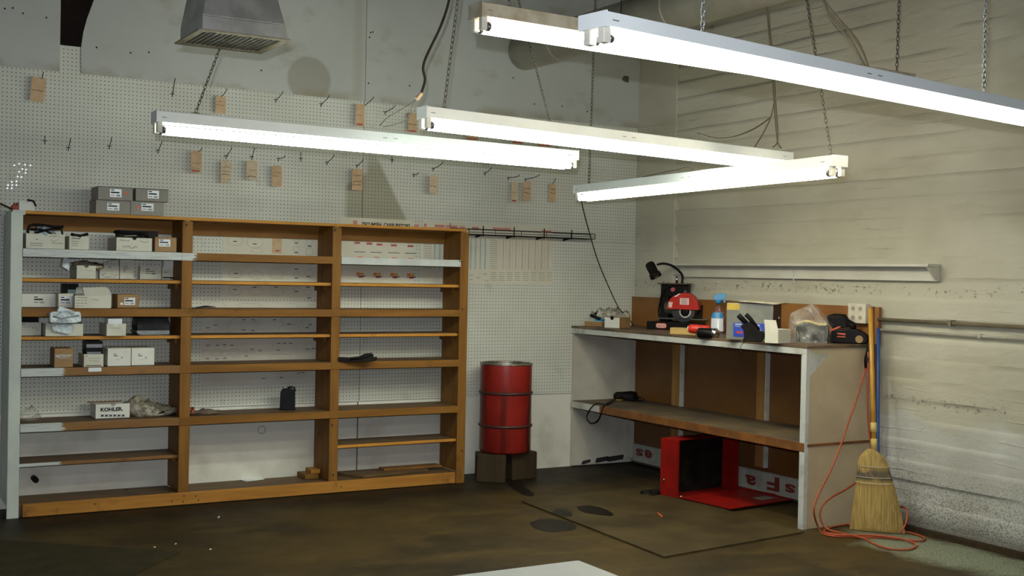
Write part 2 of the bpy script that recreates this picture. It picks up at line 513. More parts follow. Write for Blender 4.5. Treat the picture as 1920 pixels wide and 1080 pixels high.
def split(T, name, mb, mat, under=None):
    for n in islands(mb): T.part(name, n, mat, under=under)
def single(name, mb, mat, label, cat, group=None, bevel=0., kind=None):
    xs = [p.x for p in mb.v]; ys = [p.y for p in mb.v]; zs = [p.z for p in mb.v]
    o = build(name, mb, mat, ((min(xs)+max(xs))/2, (min(ys)+max(ys))/2, min(zs)), bevel)
    if kind == 'structure': o['kind'] = kind; return o
    o['label'] = label; o['category'] = cat
    if group: o['group'] = group
    if kind: o['kind'] = kind
    return o
class Fr:
    """upright working frame standing at a photo point on a horizontal plane; u right, v up (photo px at that depth), w back (m)"""
    def __init__(s, px, py, z, rot=0.):
        s.o = onZ(px, py, z); s.init(rot)
    def init(s, rot):
        d = s.o-CAM; s.s = d.dot(_f)/FPX
        b = V((d.x, d.y, 0)).normalized(); r = b.cross(V((0, 0, 1)))
        c, q = math.cos(math.radians(rot)), math.sin(math.radians(rot))
        s.R = r*c+b*q; s.B = b*c-r*q
    def P(s, u, v, w=0.): return s.o+s.R*(u*s.s)+V((0, 0, v*s.s))+s.B*w
    def box(s, mb, u0, u1, v0, v1, w0, w1):
        return mb.obox(s.P(u0, v0, w0), s.R*((u1-u0)*s.s), s.B*(w1-w0), V((0, 0, (v1-v0)*s.s)))
def blob(mb, c, rx, ry, rz, seed, amp=.25, n=14, m=9, flat=True, R=None, B=None):
    """crumpled bag-like body resting on its flat bottom; c is the centre of its foot"""
    rnd = random.Random(seed); c = V(c); R = R or V((1, 0, 0)); B = B or V((0, 1, 0))
    ph = [(rnd.uniform(1, 4), rnd.uniform(1, 5), rnd.uniform(0, 6)) for _ in range(7)]
    vs = []
    for j in range(m+1):
        t = PI*j/m
        for i in range(n):
            a = 2*PI*i/n
            k = 1+amp*sum(math.sin(p[0]*a*1.0+p[1]*t+p[2]) for p in ph)/3.2+rnd.uniform(-.5, .5)*amp*.35
            z = (1+math.cos(t))*rz*(k if j < m*.7 else 1)
            if flat: z = max(z-.25*rz, 0.)
            vs.append(c+R*(math.sin(t)*math.cos(a)*rx*k)+B*(math.sin(t)*math.sin(a)*ry*k)+V((0, 0, z)))
    fs = []
    for j in range(m):
        for i in range(n):
            l = (i+1) % n
            fs.append((j*n+i, j*n+l, (j+1)*n+l, (j+1)*n+i))
    return mb.add(vs, fs, True)
def text_mb(txt, o, ex, ey, width, extr=.0004, bold=0.0, height=None):
    """lettering as real thin geometry; o = lower left corner, ex/ey unit directions"""
    c = bpy.data.curves.new('t', 'FONT'); c.body = txt; c.extrude = .0; c.offset = bold; c.resolution_u = 3
    ob = bpy.data.objects.new('t', c); COL.objects.link(ob)
    me = ob.to_mesh()
    vs = [v.co.copy() for v in me.vertices]; fs = [tuple(p.vertices) for p in me.polygons]
    ob.to_mesh_clear(); bpy.data.objects.remove(ob); bpy.data.curves.remove(c)
    x0 = min(v.x for v in vs); x1 = max(v.x for v in vs); y0 = min(v.y for v in vs); y1 = max(v.y for v in vs)
    k = width/(x1-x0); ky = (height/(y1-y0)) if height else k
    mb = MB(); ex, ey, o = V(ex), V(ey), V(o)
    mb.add([o+ex*((v.x-x0)*k)+ey*((v.y-y0)*ky) for v in vs], fs)
    return mb
UP = V((0, 0, 1))
def rectY(mb, x0, y0, x1, y1, Y, th=.0006):
    """thin sheet on the plane y=Y covering a photo rectangle"""
    a = onY(x0, y1, Y); c = onY(x1, y0, Y)
    return mb.box(a.x, c.x, Y-th, Y, a.z, c.z)
def rectX(mb, x0, y0, x1, y1, X, th=.0006):
    a = onX(x0, y1, X); c = onX(x1, y0, X)
    return mb.box(X-th, X, a.y, c.y, a.z, c.z)
def scribble(mb, x0, x1, z0, z1, Y, seed, th=.0012):
    """handwriting: a wandering pen line on plane y=Y"""
    rnd = random.Random(seed); n = max(4, int((x1-x0)/.006)); pts = []
    for i in range(n+1):
        x = x0+(x1-x0)*i/n
        pts.append((x+rnd.uniform(-.002, .002), z0+(z1-z0)*rnd.random()))
    for (a, b), (c, d) in zip(pts, pts[1:]):
        if rnd.random() < .12: continue
        dx, dz = c-a, d-b; L = math.hypot(dx, dz) or 1
        nx, nz = -dz/L*th, dx/L*th
        mb.hexa([(a+nx, Y, b+nz), (a-nx, Y, b-nz), (a-nx, Y+.0003, b-nz), (a+nx, Y+.0003, b+nz),
                 (c+nx, Y, d+nz), (c-nx, Y, d-nz), (c-nx, Y+.0003, d-nz), (c+nx, Y+.0003, d+nz)])
    return mb

# ================================================================ THE ROOM
S = 'structure'
CEIL = 4.25
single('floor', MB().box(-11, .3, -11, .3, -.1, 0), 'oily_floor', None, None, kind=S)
single('ceiling', MB().box(-9, .3, -10, .3, CEIL, CEIL+.1), 'dark_timber', None, None, kind=S)

wb = Thing('wall_back', None, None, (-2.4, .02, 0), kind=S)
gap0, gap1 = -4.526, -4.395
gz = onY(130, 86, 0).z
m = MB().box(-9, gap0-.25, .012, .16, 0, CEIL).box(gap1+.35, .3, .012, .16, 0, CEIL).box(gap0-.25, gap1+.35, .012, .16, 0, gz-.02)
wb.part('wall_core', m, 'wall_paint_low')
wb.part('dark_recess', MB().box(gap0-.25, gap1+.35, .45, .5, gz-.1, CEIL).box(gap0-.25, gap1+.35, .16, .5, gz-.12, gz-.1), 'dark_timber', 'dark opening between two painted plywood sheets')
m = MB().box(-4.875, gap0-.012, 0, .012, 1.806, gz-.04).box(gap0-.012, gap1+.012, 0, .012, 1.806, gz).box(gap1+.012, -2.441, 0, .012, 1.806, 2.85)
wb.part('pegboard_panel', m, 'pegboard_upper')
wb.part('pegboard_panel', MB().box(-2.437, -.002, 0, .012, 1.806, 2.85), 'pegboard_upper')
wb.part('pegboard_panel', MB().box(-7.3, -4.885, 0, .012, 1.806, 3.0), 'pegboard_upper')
wb.part('pegboard_panel', MB().box(-4.875, -2.441, 0, .012, .590, 1.801), 'pegboard_lower')
wb.part('pegboard_panel', MB().box(-2.437, -.002, 0, .012, .590, 1.801), 'pegboard_lower')
wb.part('pegboard_panel', MB().box(-7.3, -4.885, 0, .012, .590, 1.801), 'pegboard_lower')
wb.part('plywood_panel', MB().box(-7.0, gap0, -.012, 0, 2.752, CEIL), 'plywood_paint')
# right sheet has a rounded cut corner at its upper left
o = [onY(a, b, -.012) for a, b in ((152, 137), (152, 90), (156, 62), (163, 36), (175, 3), (196, -40))]
ol = [V((p.x, 0, p.z)) for p in o]
ol = [V((-2.441, 0, 2.752))] + [V((gap1, 0, 2.752))] + ol[1:] + [V((ol[-1].x+.12, 0, CEIL)), V((-2.441, 0, CEIL))]
wb.part('plywood_panel', MB().prism(ol, (0, -.012, 0)), 'plywood_paint')
wb.part('plywood_panel', MB().box(-2.437, -.002, -.012, 0, 2.752, CEIL), 'plywood_paint')
m = MB()
for a, b in ((27,310),(36,307),(47,309),(57,310),(42,317),(49,318),(36,322),(48,324),(33,331),(40,332),(22,341),(31,340),(15,347),(23,347),(31,347),(14,353),(22,353)):
    p = onY(a, b, -.001); m.lathe((p.x, -.0012, p.z), [(.0032, 0), (.0032, .0008)], 8, axis=(0, 1, 0))
wb.part('daylit_peg_holes', m, 'daylight', 'peg holes bright with daylight from behind')
# screw heads and small holes in the upper sheets
m = MB()
for a, b in ((9,16),(24,15),(43,25),(87,33),(181,89),(245,99),(279,98),(693,70),(699,60),(695,61),(691,156),(768,161),(1002,195),(1054,199),(1101,209),(490,132),(962,146)):
    p = onY(a, b, -.0125); m.lathe((p.x, -.0135, p.z), [(.006, 0), (.006, .001)], 8, axis=(0, 1, 0))
wb.part('screw_hole', m, 'dark_inside')['kind'] = 'stuff'
m = MB()
p = onY(1174, 149, -.012)
m.prism([onY(a, b, -.0125) for a, b in ((1168,144),(1171,142),(1179,143),(1179,155),(1172,154),(1166,150))], (0, -.001, 0))
wb.part('broken_hole', m, 'rag_dirty', 'ragged square hole near the corner')
m = MB()
for a, b, r in ((491,806,8),(68,785,7)):
    p = onY(a, b, -.001)
    m.tube([p+V((math.cos(t)*.026, 0, math.sin(t)*.026)) for t in [2*PI*k/24 for k in range(24)]], .002, 5, closed=True)
wb.part('drawn_ring', m, 'ink_grey')
wb.part('panel_seam', MB().box(-2.446, -2.441, -.001, .011, 0, .585), 'ink_grey')
p = onY(57, 901, 0)
wb.part('pipe_stub', MB().lathe((onY(67, 900, -.08).x, -.09, onY(67, 900, -.08).z), [(.018, 0), (.018, .1)], 16, axis=(0, 1, 0), cap0=True), 'black_worn', 'dark pipe stub poking through near the floor')

# right wall of board-formed concrete, relief in real geometry
def right_wall():
    mb = MB(); rnd = random.Random(3)
    NY = 300; y0, y1 = -.50, -9.5; PB = .1255; Z0 = 1.684-13*PB
    offs = [rnd.uniform(-1, 1)*.007+(.012 if rnd.random() < .15 else 0) for _ in range(60)]
    rows = []
    nb = int((CEIL-Z0)/PB)+1
    for k in range(-1, nb):
        for fr in (.0, .03, .25, .5, .75, .97): rows.append((k, fr))
    ys = [y0+(y1-y0)*(i/NY)**1.25 for i in range(NY+1)]
    jit = {}
    for k in range(-1, nb+1):
        for i in range(NY+1): jit[k, i] = .0025*math.sin(ys[i]*2.3+k*1.7)+.0015*math.sin(ys[i]*9+k)+rnd.uniform(-.002, .002)
    vs = []
    for (k, fr) in rows:
        for i, y in enumerate(ys):
            zb0 = Z0+k*PB+jit[k, i]; zb1 = Z0+(k+1)*PB+jit[k+1, i]
            z = min(max(zb0+(zb1-zb0)*fr, 0.), CEIL)
            near = max(0., 1-(-y-.5)/2.6) if 1.66 < z < 2.35 else max(0., 1-(-y-.5)/2.6)*.35
            fade = .5+.5*math.sin(y*.9+k*2.1)
            dd = offs[k+1]*fade+near*.050*(1-fr)+.003*math.sin(y*7+k*3)*math.sin(z*11+y*3)+rnd.uniform(-.0006, .0006)
            if fr == .97: dd -= .004*fade*(1 if (k*7) % 3 == 0 else .2)
            vs.append((dd+.004, y, z))
    NR = len(rows)
    fs = [(j*(NY+1)+i, j*(NY+1)+i+1, (j+1)*(NY+1)+i+1, (j+1)*(NY+1)+i) for j in range(NR-1) for i in range(NY)]
    mb.add(vs, fs, True)
    mb.box(.09, .3, y1, y0, 0, CEIL)
    return mb
wr = Thing('wall_right', None, None, (0, -4, 0), kind=S)
wr.part('concrete_face', right_wall(), 'painted_concrete')
wr.part('corner_pilaster', MB().box(0, .3, -.505, .012, 0, CEIL), 'painted_concrete', bevel=.006)
m = MB().box(-.05, 0, -9.5, -2.66, 0, .030)
wr.part('floor_curb', m, 'stump_wood', 'dark timber strip along the foot of the concrete wall')

# ================================================================ AIR DUCTS
c = onY(981, 98, 0)
t = Thing('ventilation_duct', 'round galvanised duct leaving the back wall high up and running toward the camera', 'duct', (c.x, -.02, c.z))
R = .142
t.part('duct_pipe', MB().lathe((c.x, -.013, c.z), [(R, 0), (R, 6.5)], 48, axis=(0, -1, 0)), 'duct_metal')
for yy in (.55, 1.9, 3.3): t.part('duct_collar', MB().lathe((c.x, -yy, c.z), [(R, 0), (R+.003, .003), (R+.003, .010), (R, .013)], 48, axis=(0, -1, 0), cap0=False, cap1=False), 'duct_metal')
t.part('hanger_strap', MB().tube([(c.x-R-.004, -1.5, CEIL)]+[(c.x-(R+.004)*math.cos(a), -1.5, c.z-(R+.004)*math.sin(a)) for a in [PI*k/12 for k in range(13)]]+[(c.x+R+.004, -1.5, CEIL)], .004, 6), 'hook_steel')

hy = -2.60
A = onY(373, 50, hy); Bp = onY(545, 82, hy)
zb = (A.z+Bp.z)/2; hx0, hx1 = A.x, Bp.x
hb = hy+.42
t = Thing('vent_hood', 'tapered sheet metal air outlet hanging from the ceiling with a louvred grille underneath', 'vent', ((hx0+hx1)/2, hy+.15, zb))
ix0, ix1 = hx0+.022, hx1-.022; iy0, iy1 = hy+.02, hb-.02
sh = .075; top = 3.02
m = MB().box(ix0, ix1, iy0, iy1, zb+.008, zb+sh)
tx0, tx1 = ix0+.03, ix1-.09
m.hexa([(ix0,iy0,zb+sh),(ix1,iy0,zb+sh),(ix1,iy1,zb+sh),(ix0,iy1,zb+sh),(tx0+.03,iy0+.05,top),(tx1,iy0+.05,top),(tx1,iy1-.03,top),(tx0+.03,iy1-.03,top)])
m.box(tx0+.03, tx1, iy0+.05, iy1-.03, top, CEIL)
t.part('tapered_duct', m, 'hood_metal', bevel=.003)
m = MB()
fw = .035
m.box(hx0, hx1, hy, hy+fw, zb, zb+.008).box(hx0, hx1, hb-fw, hb, zb, zb+.008).box(hx0, hx0+fw, hy+fw, hb-fw, zb, zb+.008).box(hx1-fw, hx1, hy+fw, hb-fw, zb, zb+.008)
fl_ = t.part('grille_frame', m, 'hood_flange', bevel=.002)
t.part('grille_throat', MB().box(hx0+fw, hx1-fw, hy+fw, hb-fw, zb+.0125, zb+.014), 'dark_inside')
for k in range(15):
    x = hx0+fw+.012+(hx1-hx0-2*fw-.024)*k/14
    t.part('louvre', MB().obox((x, hy+fw, zb+.001), (.0012, 0, 0), (0, hb-hy-2*fw, 0), (.008, 0, .012)), 'hood_flange', under=fl_)

# ================================================================ FLUORESCENT FIXTURES
def chain_mb(a, b, pitch=.021, r=.0022, wdt=.0066):
    mb = MB(); a, b = V(a), V(b); d = b-a; n = max(2, int(d.length/pitch)); t = d.normalized()
    s1 = t.cross(V((1, .3, 0))).normalized(); s2 = t.cross(s1)
    for i in range(n):
        c = a+d*((i+.5)/n); s_ = s1 if i % 2 else s2
        hl = d.length/n*.5+r
        pts = []
        for k in range(10):
            th = 2*PI*k/10
            pts.append(c+t*(math.cos(th)*hl*1.12)+s_*(math.sin(th)*wdt))
        mb.tube(pts, r, 4, closed=True)
    return mb
def fixture(label, a, b, body_mat, tube_mat, group, chains, w_=.108, h_=.055, tr=.019, drop=.034, sep=.062, chain_mat='chain_steel', pitch=.021, cw=1.):
    """two lamp strip from a to b (top edge of the visible side, left to right)"""
    a, b = V(a), V(b); ex = (b-a); L = ex.length; ex.normalize(); ey = V((-ex.y, ex.x, 0))
    if ey.dot(V((a.x, a.y, 0))-V((CAM.x, CAM.y, 0))) < 0: ey = -ey
    t = Thing('fluorescent_fixture', label, 'light fixture', a+ey*w_/2-UP*h_, group)
    o = a-UP*h_
    pts = [(0, 0), (0, h_*.95), (.006, h_), (w_-.006, h_), (w_, h_*.95), (w_, 0)]
    body = t.part('housing', MB().prism([o+ey*p+UP*q for p, q in pts], ex*L), body_mat)
    t.part('end_cap', MB().obox(o-ex*.003-ey*.002-UP*.002, ex*.005, ey*(w_+.004), UP*(h_+.003)), body_mat)
    t.part('end_cap', MB().obox(o+ex*(L-.002)-ey*.002-UP*.002, ex*.005, ey*(w_+.004), UP*(h_+.003)), body_mat)
    m = MB()
    for q in (.022, L-.075, L*.5-.03, L*.5+.03):
        m.obox(o+ex*q-ey*.001+UP*h_*.40, ex*.024, ey*.001, UP*.003)
    split(t, 'knockout_slot', m, 'ink_grey')
    for k in (0, 1):
        c0 = o+ey*(w_/2+(-.5+k)*sep)-UP*drop
        for e in (0, 1):
            q = c0+ex*(0.004 if e == 0 else L-.030)
            sk = t.part('lamp_socket', MB().obox(q-ey*.013-UP*.016, ex*.026, ey*.026, UP*(drop+.016)), 'socket_plastic', bevel=.003)
            q2 = c0+ex*(.030 if e == 0 else L-.030)
        tb = t.part('fluorescent_tube', MB().lathe(c0+ex*.044, [(tr, 0), (tr, L-.088)], 16, axis=ex), tube_mat)
        t.part('tube_cap', MB().lathe(c0+ex*.030, [(tr*.8, 0), (tr*1.02, .003), (tr*1.02, .0145)], 16, axis=ex), 'tube_cap', under=tb)
        t.part('tube_cap', MB().lathe(c0+ex*(L-.0445), [(tr*1.02, 0), (tr*1.02, .0115), (tr*.8, .0145)], 16, axis=ex), 'tube_cap', under=tb)
    for s_, lean in chains:
        p = o+ex*s_+ey*w_/2+UP*h_
        q = V((p.x+lean[0], p.y+lean[1], CEIL))
        t.part('hanging_chain', chain_mb(p+UP*.012, q, pitch, .0022*cw, .0066*cw), chain_mat)
        t.part('chain_hook', MB().tube([p-ex*.025+UP*.001, p-ex*.012+UP*.012, p+UP*.014, p+ex*.012+UP*.012, p+ex*.025+UP*.001], .002, 6), chain_mat)
    return t, ex, ey, L
GF = 'strip lights hung on chains'
def lean(px0, py0, px1, py1, Y):
    a = onY(px0, py0, Y); b = onY(px1, py1, Y); k = (CEIL-a.z)/(b.z-a.z); return (b.x-a.x)*k
a = onY(295, 205, -2.16); b = onY(1085, 283, -2.16); z = (a.z+b.z)/2
FX1, _, _, _ = fixture('long white two-tube strip light nearest the left edge, hung before the pegboard', (a.x, -2.16, z+.012), (b.x, -2.16, z-.012), 'fixture_white', 'tube_cool', None,
        [(.20, (lean(347, 205, 388, 97, -2.11), 0)), (2.31, (lean(1046, 280, 990, 60, -2.11), 0))])
a = onY(801, 198, -2.74); b = onY(1487, 285, -2.74)
FX2, _, _, _ = fixture('white two-tube strip light in the middle, its right end meeting the crosswise one', (a.x, -2.74, a.z), (b.x, -2.74, b.z), 'fixture_white', 'tube_cool', None,
        [(.12, (lean(825, 192, 850, 0, -2.69), 0))], pitch=.027, cw=1.25)
a = onY(905, 2, -3.92); b = onY(1716, 138, -3.92)
FX3, _, _, _ = fixture('old cream two-tube strip light half hidden behind the newest white one', (a.x, -3.92, a.z), (b.x, -3.92, b.z), 'fixture_cream', 'tube_warm', None,
        [(.15, (.02, 0)), (2.36, (lean(1691, 125, 1695, 0, -3.87), 0))])
a = onX(1076, 347, -1.44); b = onX(1560, 290, -1.44)
fixture('two-tube strip light hung crosswise, parallel to the concrete wall above the bench', (a.x, a.y, a.z), (b.x, b.y, b.z), 'fixture_white', 'tube_warm', None,
        [(.10, (0, onX(1107, 220, -1.44).y-onX(1096, 340, -1.44).y)), (2.30, (0, (onX(1505, 0, -1.44).y-onX(1551, 283, -1.44).y)*(CEIL-2.15)/(onX(1505, 0, -1.44).z-2.15)))], pitch=.024, cw=1.15)
a = CAM+ray(1138, 19)*3.2
d = ray(3700, 585); d.z = 0; d.normalize()
fixture('newest slim white two-tube strip light running out of the top right corner', a, a+d*2.44, 'fixture_new', 'tube_new', None,
        [(.44, (0, 0)), (2.02, (-.02, 0))], h_=.040, tr=.0125, drop=.026, sep=.056, chain_mat='chain_bright', pitch=.019)

def cable(name, label, pts, r, mat, cat='cable', group=None, plug=None):
    """smooth cable through points (Catmull-Rom)"""
    P = [V(p) for p in pts]; out = []
    for i in range(len(P)-1):
        p0 = P[max(i-1, 0)]; p1 = P[i]; p2 = P[i+1]; p3 = P[min(i+2, len(P)-1)]
        for k in range(6):
            t_ = k/6
            out.append(.5*((2*p1)+(p2-p0)*t_+(2*p0-5*p1+4*p2-p3)*t_*t_+(3*p1-p0-3*p2+p3)*t_**3))
    out.append(P[-1])
    if name is None: return MB().tube(out, r, 6)
    return single(name, MB().tube(out, r, 6), mat, label, cat, group)
yy = -2.45
def in_thing(T, name, mb, mat, label=None): return T.part(name, mb, mat, label)
cc = in_thing(FX1, 'feed_cord', cable(None, None, [onY(a, b, yy) for a, b in ((848,-55),(842,0),(826,50),(795,118),(797,150),(790,175))], .007, None), 'cable_dark', 'dark cord with an orange splice')
FX1.part('splice', cable(None, None, [onY(a, b, yy) for a, b in ((790,175),(786,180),(781,186))], .011, None), 'tag_paper', 'orange splice cap', under=cc)
FX1.part('thin_wire', cable(None, None, [onY(a, b, yy+.10) for a, b in ((781,186),(765,198),(745,210),(725,222),(712,236))], .003, None), 'cable_tan', under=cc)
FX1.part('thin_wire', cable(None, None, [onY(a, b, yy+.10) for a, b in ((781,187),(772,202),(768,222),(745,232),(718,238))], .0022, None), 'cable_tan', under=cc)
cable('electric_cable', 'thin black cable slanting down the pegboard from the crosswise light to the bench corner',
      [onX(1089, 365, -1.40), onY(1094, 395, -.9), onY(1118, 480, -.5), onY(1140, 535, -.25), onY(1160, 577, -.12), onY(1173, 590, -.12), onY(1188, 610, -.10)], .0045, 'cable_dark', 'cable')
yy = -3.45
in_thing(FX3, 'feed_cord', cable(None, None, [onY(a, b, yy) for a, b in ((1530,-45),(1545,0),(1572,35),(1603,70),(1618,98),(1628,128))], .006, None), 'cable_tan')
in_thing(FX3, 'feed_cord', cable(None, None, [onY(a, b, yy) for a, b in ((1530,-45),(1543,0),(1562,38),(1593,72),(1608,98),(1622,124))], .005, None), 'cable_tan')
yy = -2.69
in_thing(FX2, 'hanging_wire', cable(None, None, [onY(a, b, yy) for a, b in ((1433,-60),(1436,0),(1446,110),(1452,200),(1457,262),(1465,278))], .0038, None), 'cable_tan')
in_thing(FX2, 'hanging_wire', cable(None, None, [onY(a, b, yy) for a, b in ((1435,-60),(1438,0),(1449,110),(1455,200),(1458,262),(1449,276))], .0038, None), 'cable_tan')
in_thing(FX2, 'feed_cord', cable(None, None, [onY(a, b, yy) for a, b in ((1452,190),(1445,220),(1432,248),(1415,276))], .0035, None), 'cable_tan')
in_thing(FX2, 'feed_cord', cable(None, None, [onY(a, b, yy+.1) for a, b in ((1445,220),(1420,238),(1390,252),(1362,259),(1335,258),(1308,250))], .0045, None), 'cable_tan')
cable('electric_cable', 'thin wavy wire lying along the top of the crosswise strip light', [onX(a, b, -1.36) for a, b in ((1204,332),(1240,324),(1270,318),(1290,314),(1320,322),(1345,328),(1370,322),(1388,308))], .003, 'cable_tan', 'cable')

# ================================================================ SHELVING UNIT
SY = -.30          # front plane of the frame
UX = [(-4.840, -4.772), (-3.818, -3.750), (-2.790, -2.726), (-1.800, -1.733)]
t = Thing('shelving_unit', 'long wooden shelving unit of three open bays standing against the pegboard wall', 'shelf unit', (-3.28, -.15, 0))
SH = t
t.part('top_board', MB().box(-4.80, -1.745, SY-.012, -.008, 1.832, 1.852), 'wood_edge', bevel=.002)
t.part('top_board_painted_end', MB().box(-4.83, -4.76, SY-.014, -.008, 1.826, 1.8535), 'white_upright', 'white painted end of the top board')
lens = [(0., 1.832), (0., 1.829), (0., 1.829), (0., 1.829)]
for k, (x0, x1) in enumerate(UX):
    mt = 'white_upright' if k == 0 else 'wood_z'
    zt = 1.84 if k in (0,) else 1.826
    u = t.part('upright', MB().box(x0, x1, SY-.020, SY, .0 if k in (0, 3) else .082, zt), mt, 'white painted upright' if k == 0 else None, bevel=.003)
    sx0, sx1 = (x0+.012, x0+.032) if k else (x0, x0+.02)
    if k == 3: sx0, sx1 = x0+.02, x0+.045
    t.part('side_panel', MB().box(sx0, sx1, SY, -.008, .082, 1.83), 'wood_z' if k else 'white_upright')
    if k:
        t.part('top_block', MB().box(x0+.018, x1-.02, SY-.014, SY+.01, 1.812, 1.8325), 'stud_wood')
bays = [(UX[0][1], UX[1][0]), (UX[1][1], UX[2][0]), (UX[2][1], UX[3][0])]
def bay_in(k):
    return UX[k][0]+(.032 if k else .02), UX[k+1][0]+(.012 if k < 2 else .02)
def deck(zt, th, ks=(0, 1, 2), mat='wood_x', lab=None, y0=SY):
    for k in ks:
        a, b = bay_in(k)
        t.part('shelf_board', MB().box(a, b, y0, -.008, zt-th, zt), mat, bevel=.0015)
for zt, nm in ((1.624, 'A'), (1.263, 'C'), (.901, 'E'), (.566, 'F')):
    deck(zt, .019, mat='wood_dirty' if nm in 'EF' else 'wood_y', y0=SY+.001)
    # face rail fixed across the front; short painted stretches follow the photo
    for k in range(3):
        x0 = bays[k][0] if k == 0 else UX[k][0]
        x1 = UX[k+1][0] if k < 2 else bays[2][1]
        if k < 2: x1 = UX[k+1][0]
        mt = 'wood_x'
        if nm == 'A' and k == 0: mt = 'paint_split_long'; x1 = UX[1][0]
        if nm == 'A' and k == 2: mt = 'white_paint'; x0 = UX[2][1]
        if nm in 'EF' and k == 0: mt = 'paint_split_short'
        zz = .050
        t.part('face_rail', MB().box(x0, x1, SY-.026, SY-.001, zt-zz, zt), mt, 'white painted face rail' if mt == 'white_paint' else ('face rail brushed white at its left end' if 'split' in mt else None), bevel=.002)
t.part('face_rail', MB().box(-3.818, -3.72, SY-.0275, SY-.02, 1.574, 1.622), 'paint_split_long')
for zt, ks in ((1.444, (0, 1, 2)), (1.091, (0, 1, 2)), (.322, (0, 2))):
    for k in ks:
        a, b = bay_in(k)
        mt = 'wood_edge'
        t.part('shelf_board', MB().box(a, b, SY+.012, -.008, zt-.020, zt), mt if zt > .5 else ('paint_split_short' if k == 0 else 'wood_edge'), bevel=.0015)
        t.part('shelf_board_top', MB().box(a+.001, b-.001, SY+.016, -.008, zt, zt+.0012), 'wood_dirty' if zt < 1.2 else 'wood_y')
        # little support cleats under the loose shelves
        for (cx0, cx1) in ((a, a+.018), (b-.020, b)):
            t.part('support_cleat', MB().box(cx0, cx1, SY+.10, -.008, zt-.058, zt-.021), 'wood_y')
for k in range(3):
    a, b = bay_in(k)
    t.part('back_cleat', MB().box(a, b, -.022, -.008, 1.745, 1.831), 'wood_x')
    t.part('back_cleat', MB().box(a, b, -.018, -.008, 1.572, 1.604), 'wood_x')
    t.part('bottom_deck', MB().box(a, b, SY, -.008, .062, .080), 'wood_dirty', bevel=.0015)
t.part('base_board', MB().box(UX[0][1]+.02, -1.81, SY-.028, SY-.004, .004, .083), 'wood_base', bevel=.004)
t.part('base_board_end', MB().box(-4.80, -4.70, SY-.012, SY-.0285+.02, .004, .081), 'wood_dirty')
# knots and screws that show on the uprights
m = MB()
for a, b in ((350,422),(629,430),(628,433),(868,580),(862,490),(866,491),(352,1000),(345,930),(367,930),(343,941),(322,940),(372,938),(238,919),(178,945),(867,845),(625,890),(640,913),(624,797)):
    p = onY(a, b, SY-.0285)
    if p.z < .01: continue
    m.lathe((p.x, SY-.0292, p.z), [(.005, 0), (.005, .010)], 8, axis=(0, 1, 0))
t.part('screw_head', m, 'ink_black')['kind'] = 'stuff'

# ================================================================ CARTONS
def carton(label, px0, px1, pyt, pyb, z, depth, mat='box_white', name='cardboard_box', group=None, open_=True, notch=False, yf=None, w=None, inner='dark_inside', cat='box', lidm=None):
    """box standing on height z whose front face fills the photo rectangle"""
    y = onZ((px0+px1)/2, pyb, z).y if yf is None else yf
    y = min(max(y, SY-.02), -.06)
    if z > 1.83 and z < 1.86: y = max(y, SY)
    x0 = onY(px0, (pyt+pyb)/2, y).x; x1 = onY(px1, (pyt+pyb)/2, y).x
    z1 = onY((px0+px1)/2, pyt, y).z
    depth = min(depth, -.006-y)
    c = Thing(name, label, cat, ((x0+x1)/2, y+depth/2, z+.001), group)
    th = .003; z0 = z+.001
    if open_:
        m = MB().box(x0, x1, y, y+depth, z0, z0+th).box(x0, x0+th, y+th, y+depth, z0+th, z1).box(x1-th, x1, y+th, y+depth, z0+th, z1).box(x0+th, x1-th, y+depth-th, y+depth, z0+th, z1)
        if notch:
            xc = (x0+x1)/2; r = .014
            ol = [(x0, z0+th), (x1, z0+th), (x1, z1), (xc+r, z1)]+[(xc+r*math.cos(q), z1-r*math.sin(q)) for q in [PI*k/6 for k in range(1, 6)]]+[(xc-r, z1), (x0, z1)]
            m.prism([(a, y, b) for a, b in ol], (0, th, 0))
        else: m.box(x0, x1, y, y+th, z0+th, z1)
        c.part('carton', m, mat)
    else:
        c.part('carton', MB().box(x0, x1, y, y+depth, z0, z1), mat, bevel=.0015)
    c.x0, c.x1, c.y, c.z0, c.z1, c.d = x0, x1, y, z0, z1, depth
    return c
def sticker(c, px0, py0, px1, py1, seed, white='label_white', orange=None):
    y = c.y-.0008
    l = c.part('label', rectY(MB(), px0, py0, px1, py1, y), white)
    a = onY(px0, py1, y-.001); b = onY(px1, py0, y-.001); W_ = b.x-a.x; H = b.z-a.z
    m = MB()
    yy = y-.0012
    m.box(a.x+W_*.08, a.x+W_*.38, yy, yy+.0005, b.z-H*.20, b.z-H*.08)
    m.box(a.x+W_*.08, a.x+W_*.82, yy, yy+.0005, b.z-H*.52, b.z-H*.34)
    rnd = random.Random(seed)
    x = a.x+W_*.55
    while x < b.x-W_*.1:
        d = rnd.uniform(.0008, .0022); m.box(x, x+d, yy, yy+.0005, a.z+H*.10, a.z+H*.32); x += d+rnd.uniform(.0008, .002)
    m.box(a.x+W_*.08, a.x+W_*.42, yy, yy+.0005, a.z+H*.18, a.z+H*.25)
    c.part('label_print', m, 'ink_black', under=l)
    if orange: c.part('orange_dot', rectY(MB(), *orange, y), 'label_orange')
def pr(c, rects, mat='ink_black', name='printing'):
    m = MB()
    for r in rects: rectY(m, *r, c.y-.0006)
    split(c, name, m, mat)
def hand(c, rects, mat='ink_black', th=.0011):
    m = MB()
    for i, (a, b, x, y) in enumerate(rects):
        p = onY(a, y, c.y); q = onY(x, b, c.y); scribble(m, p.x, q.x, p.z, q.z, c.y-.0006, i+int(a), th)
    c.part('handwriting', m, mat)

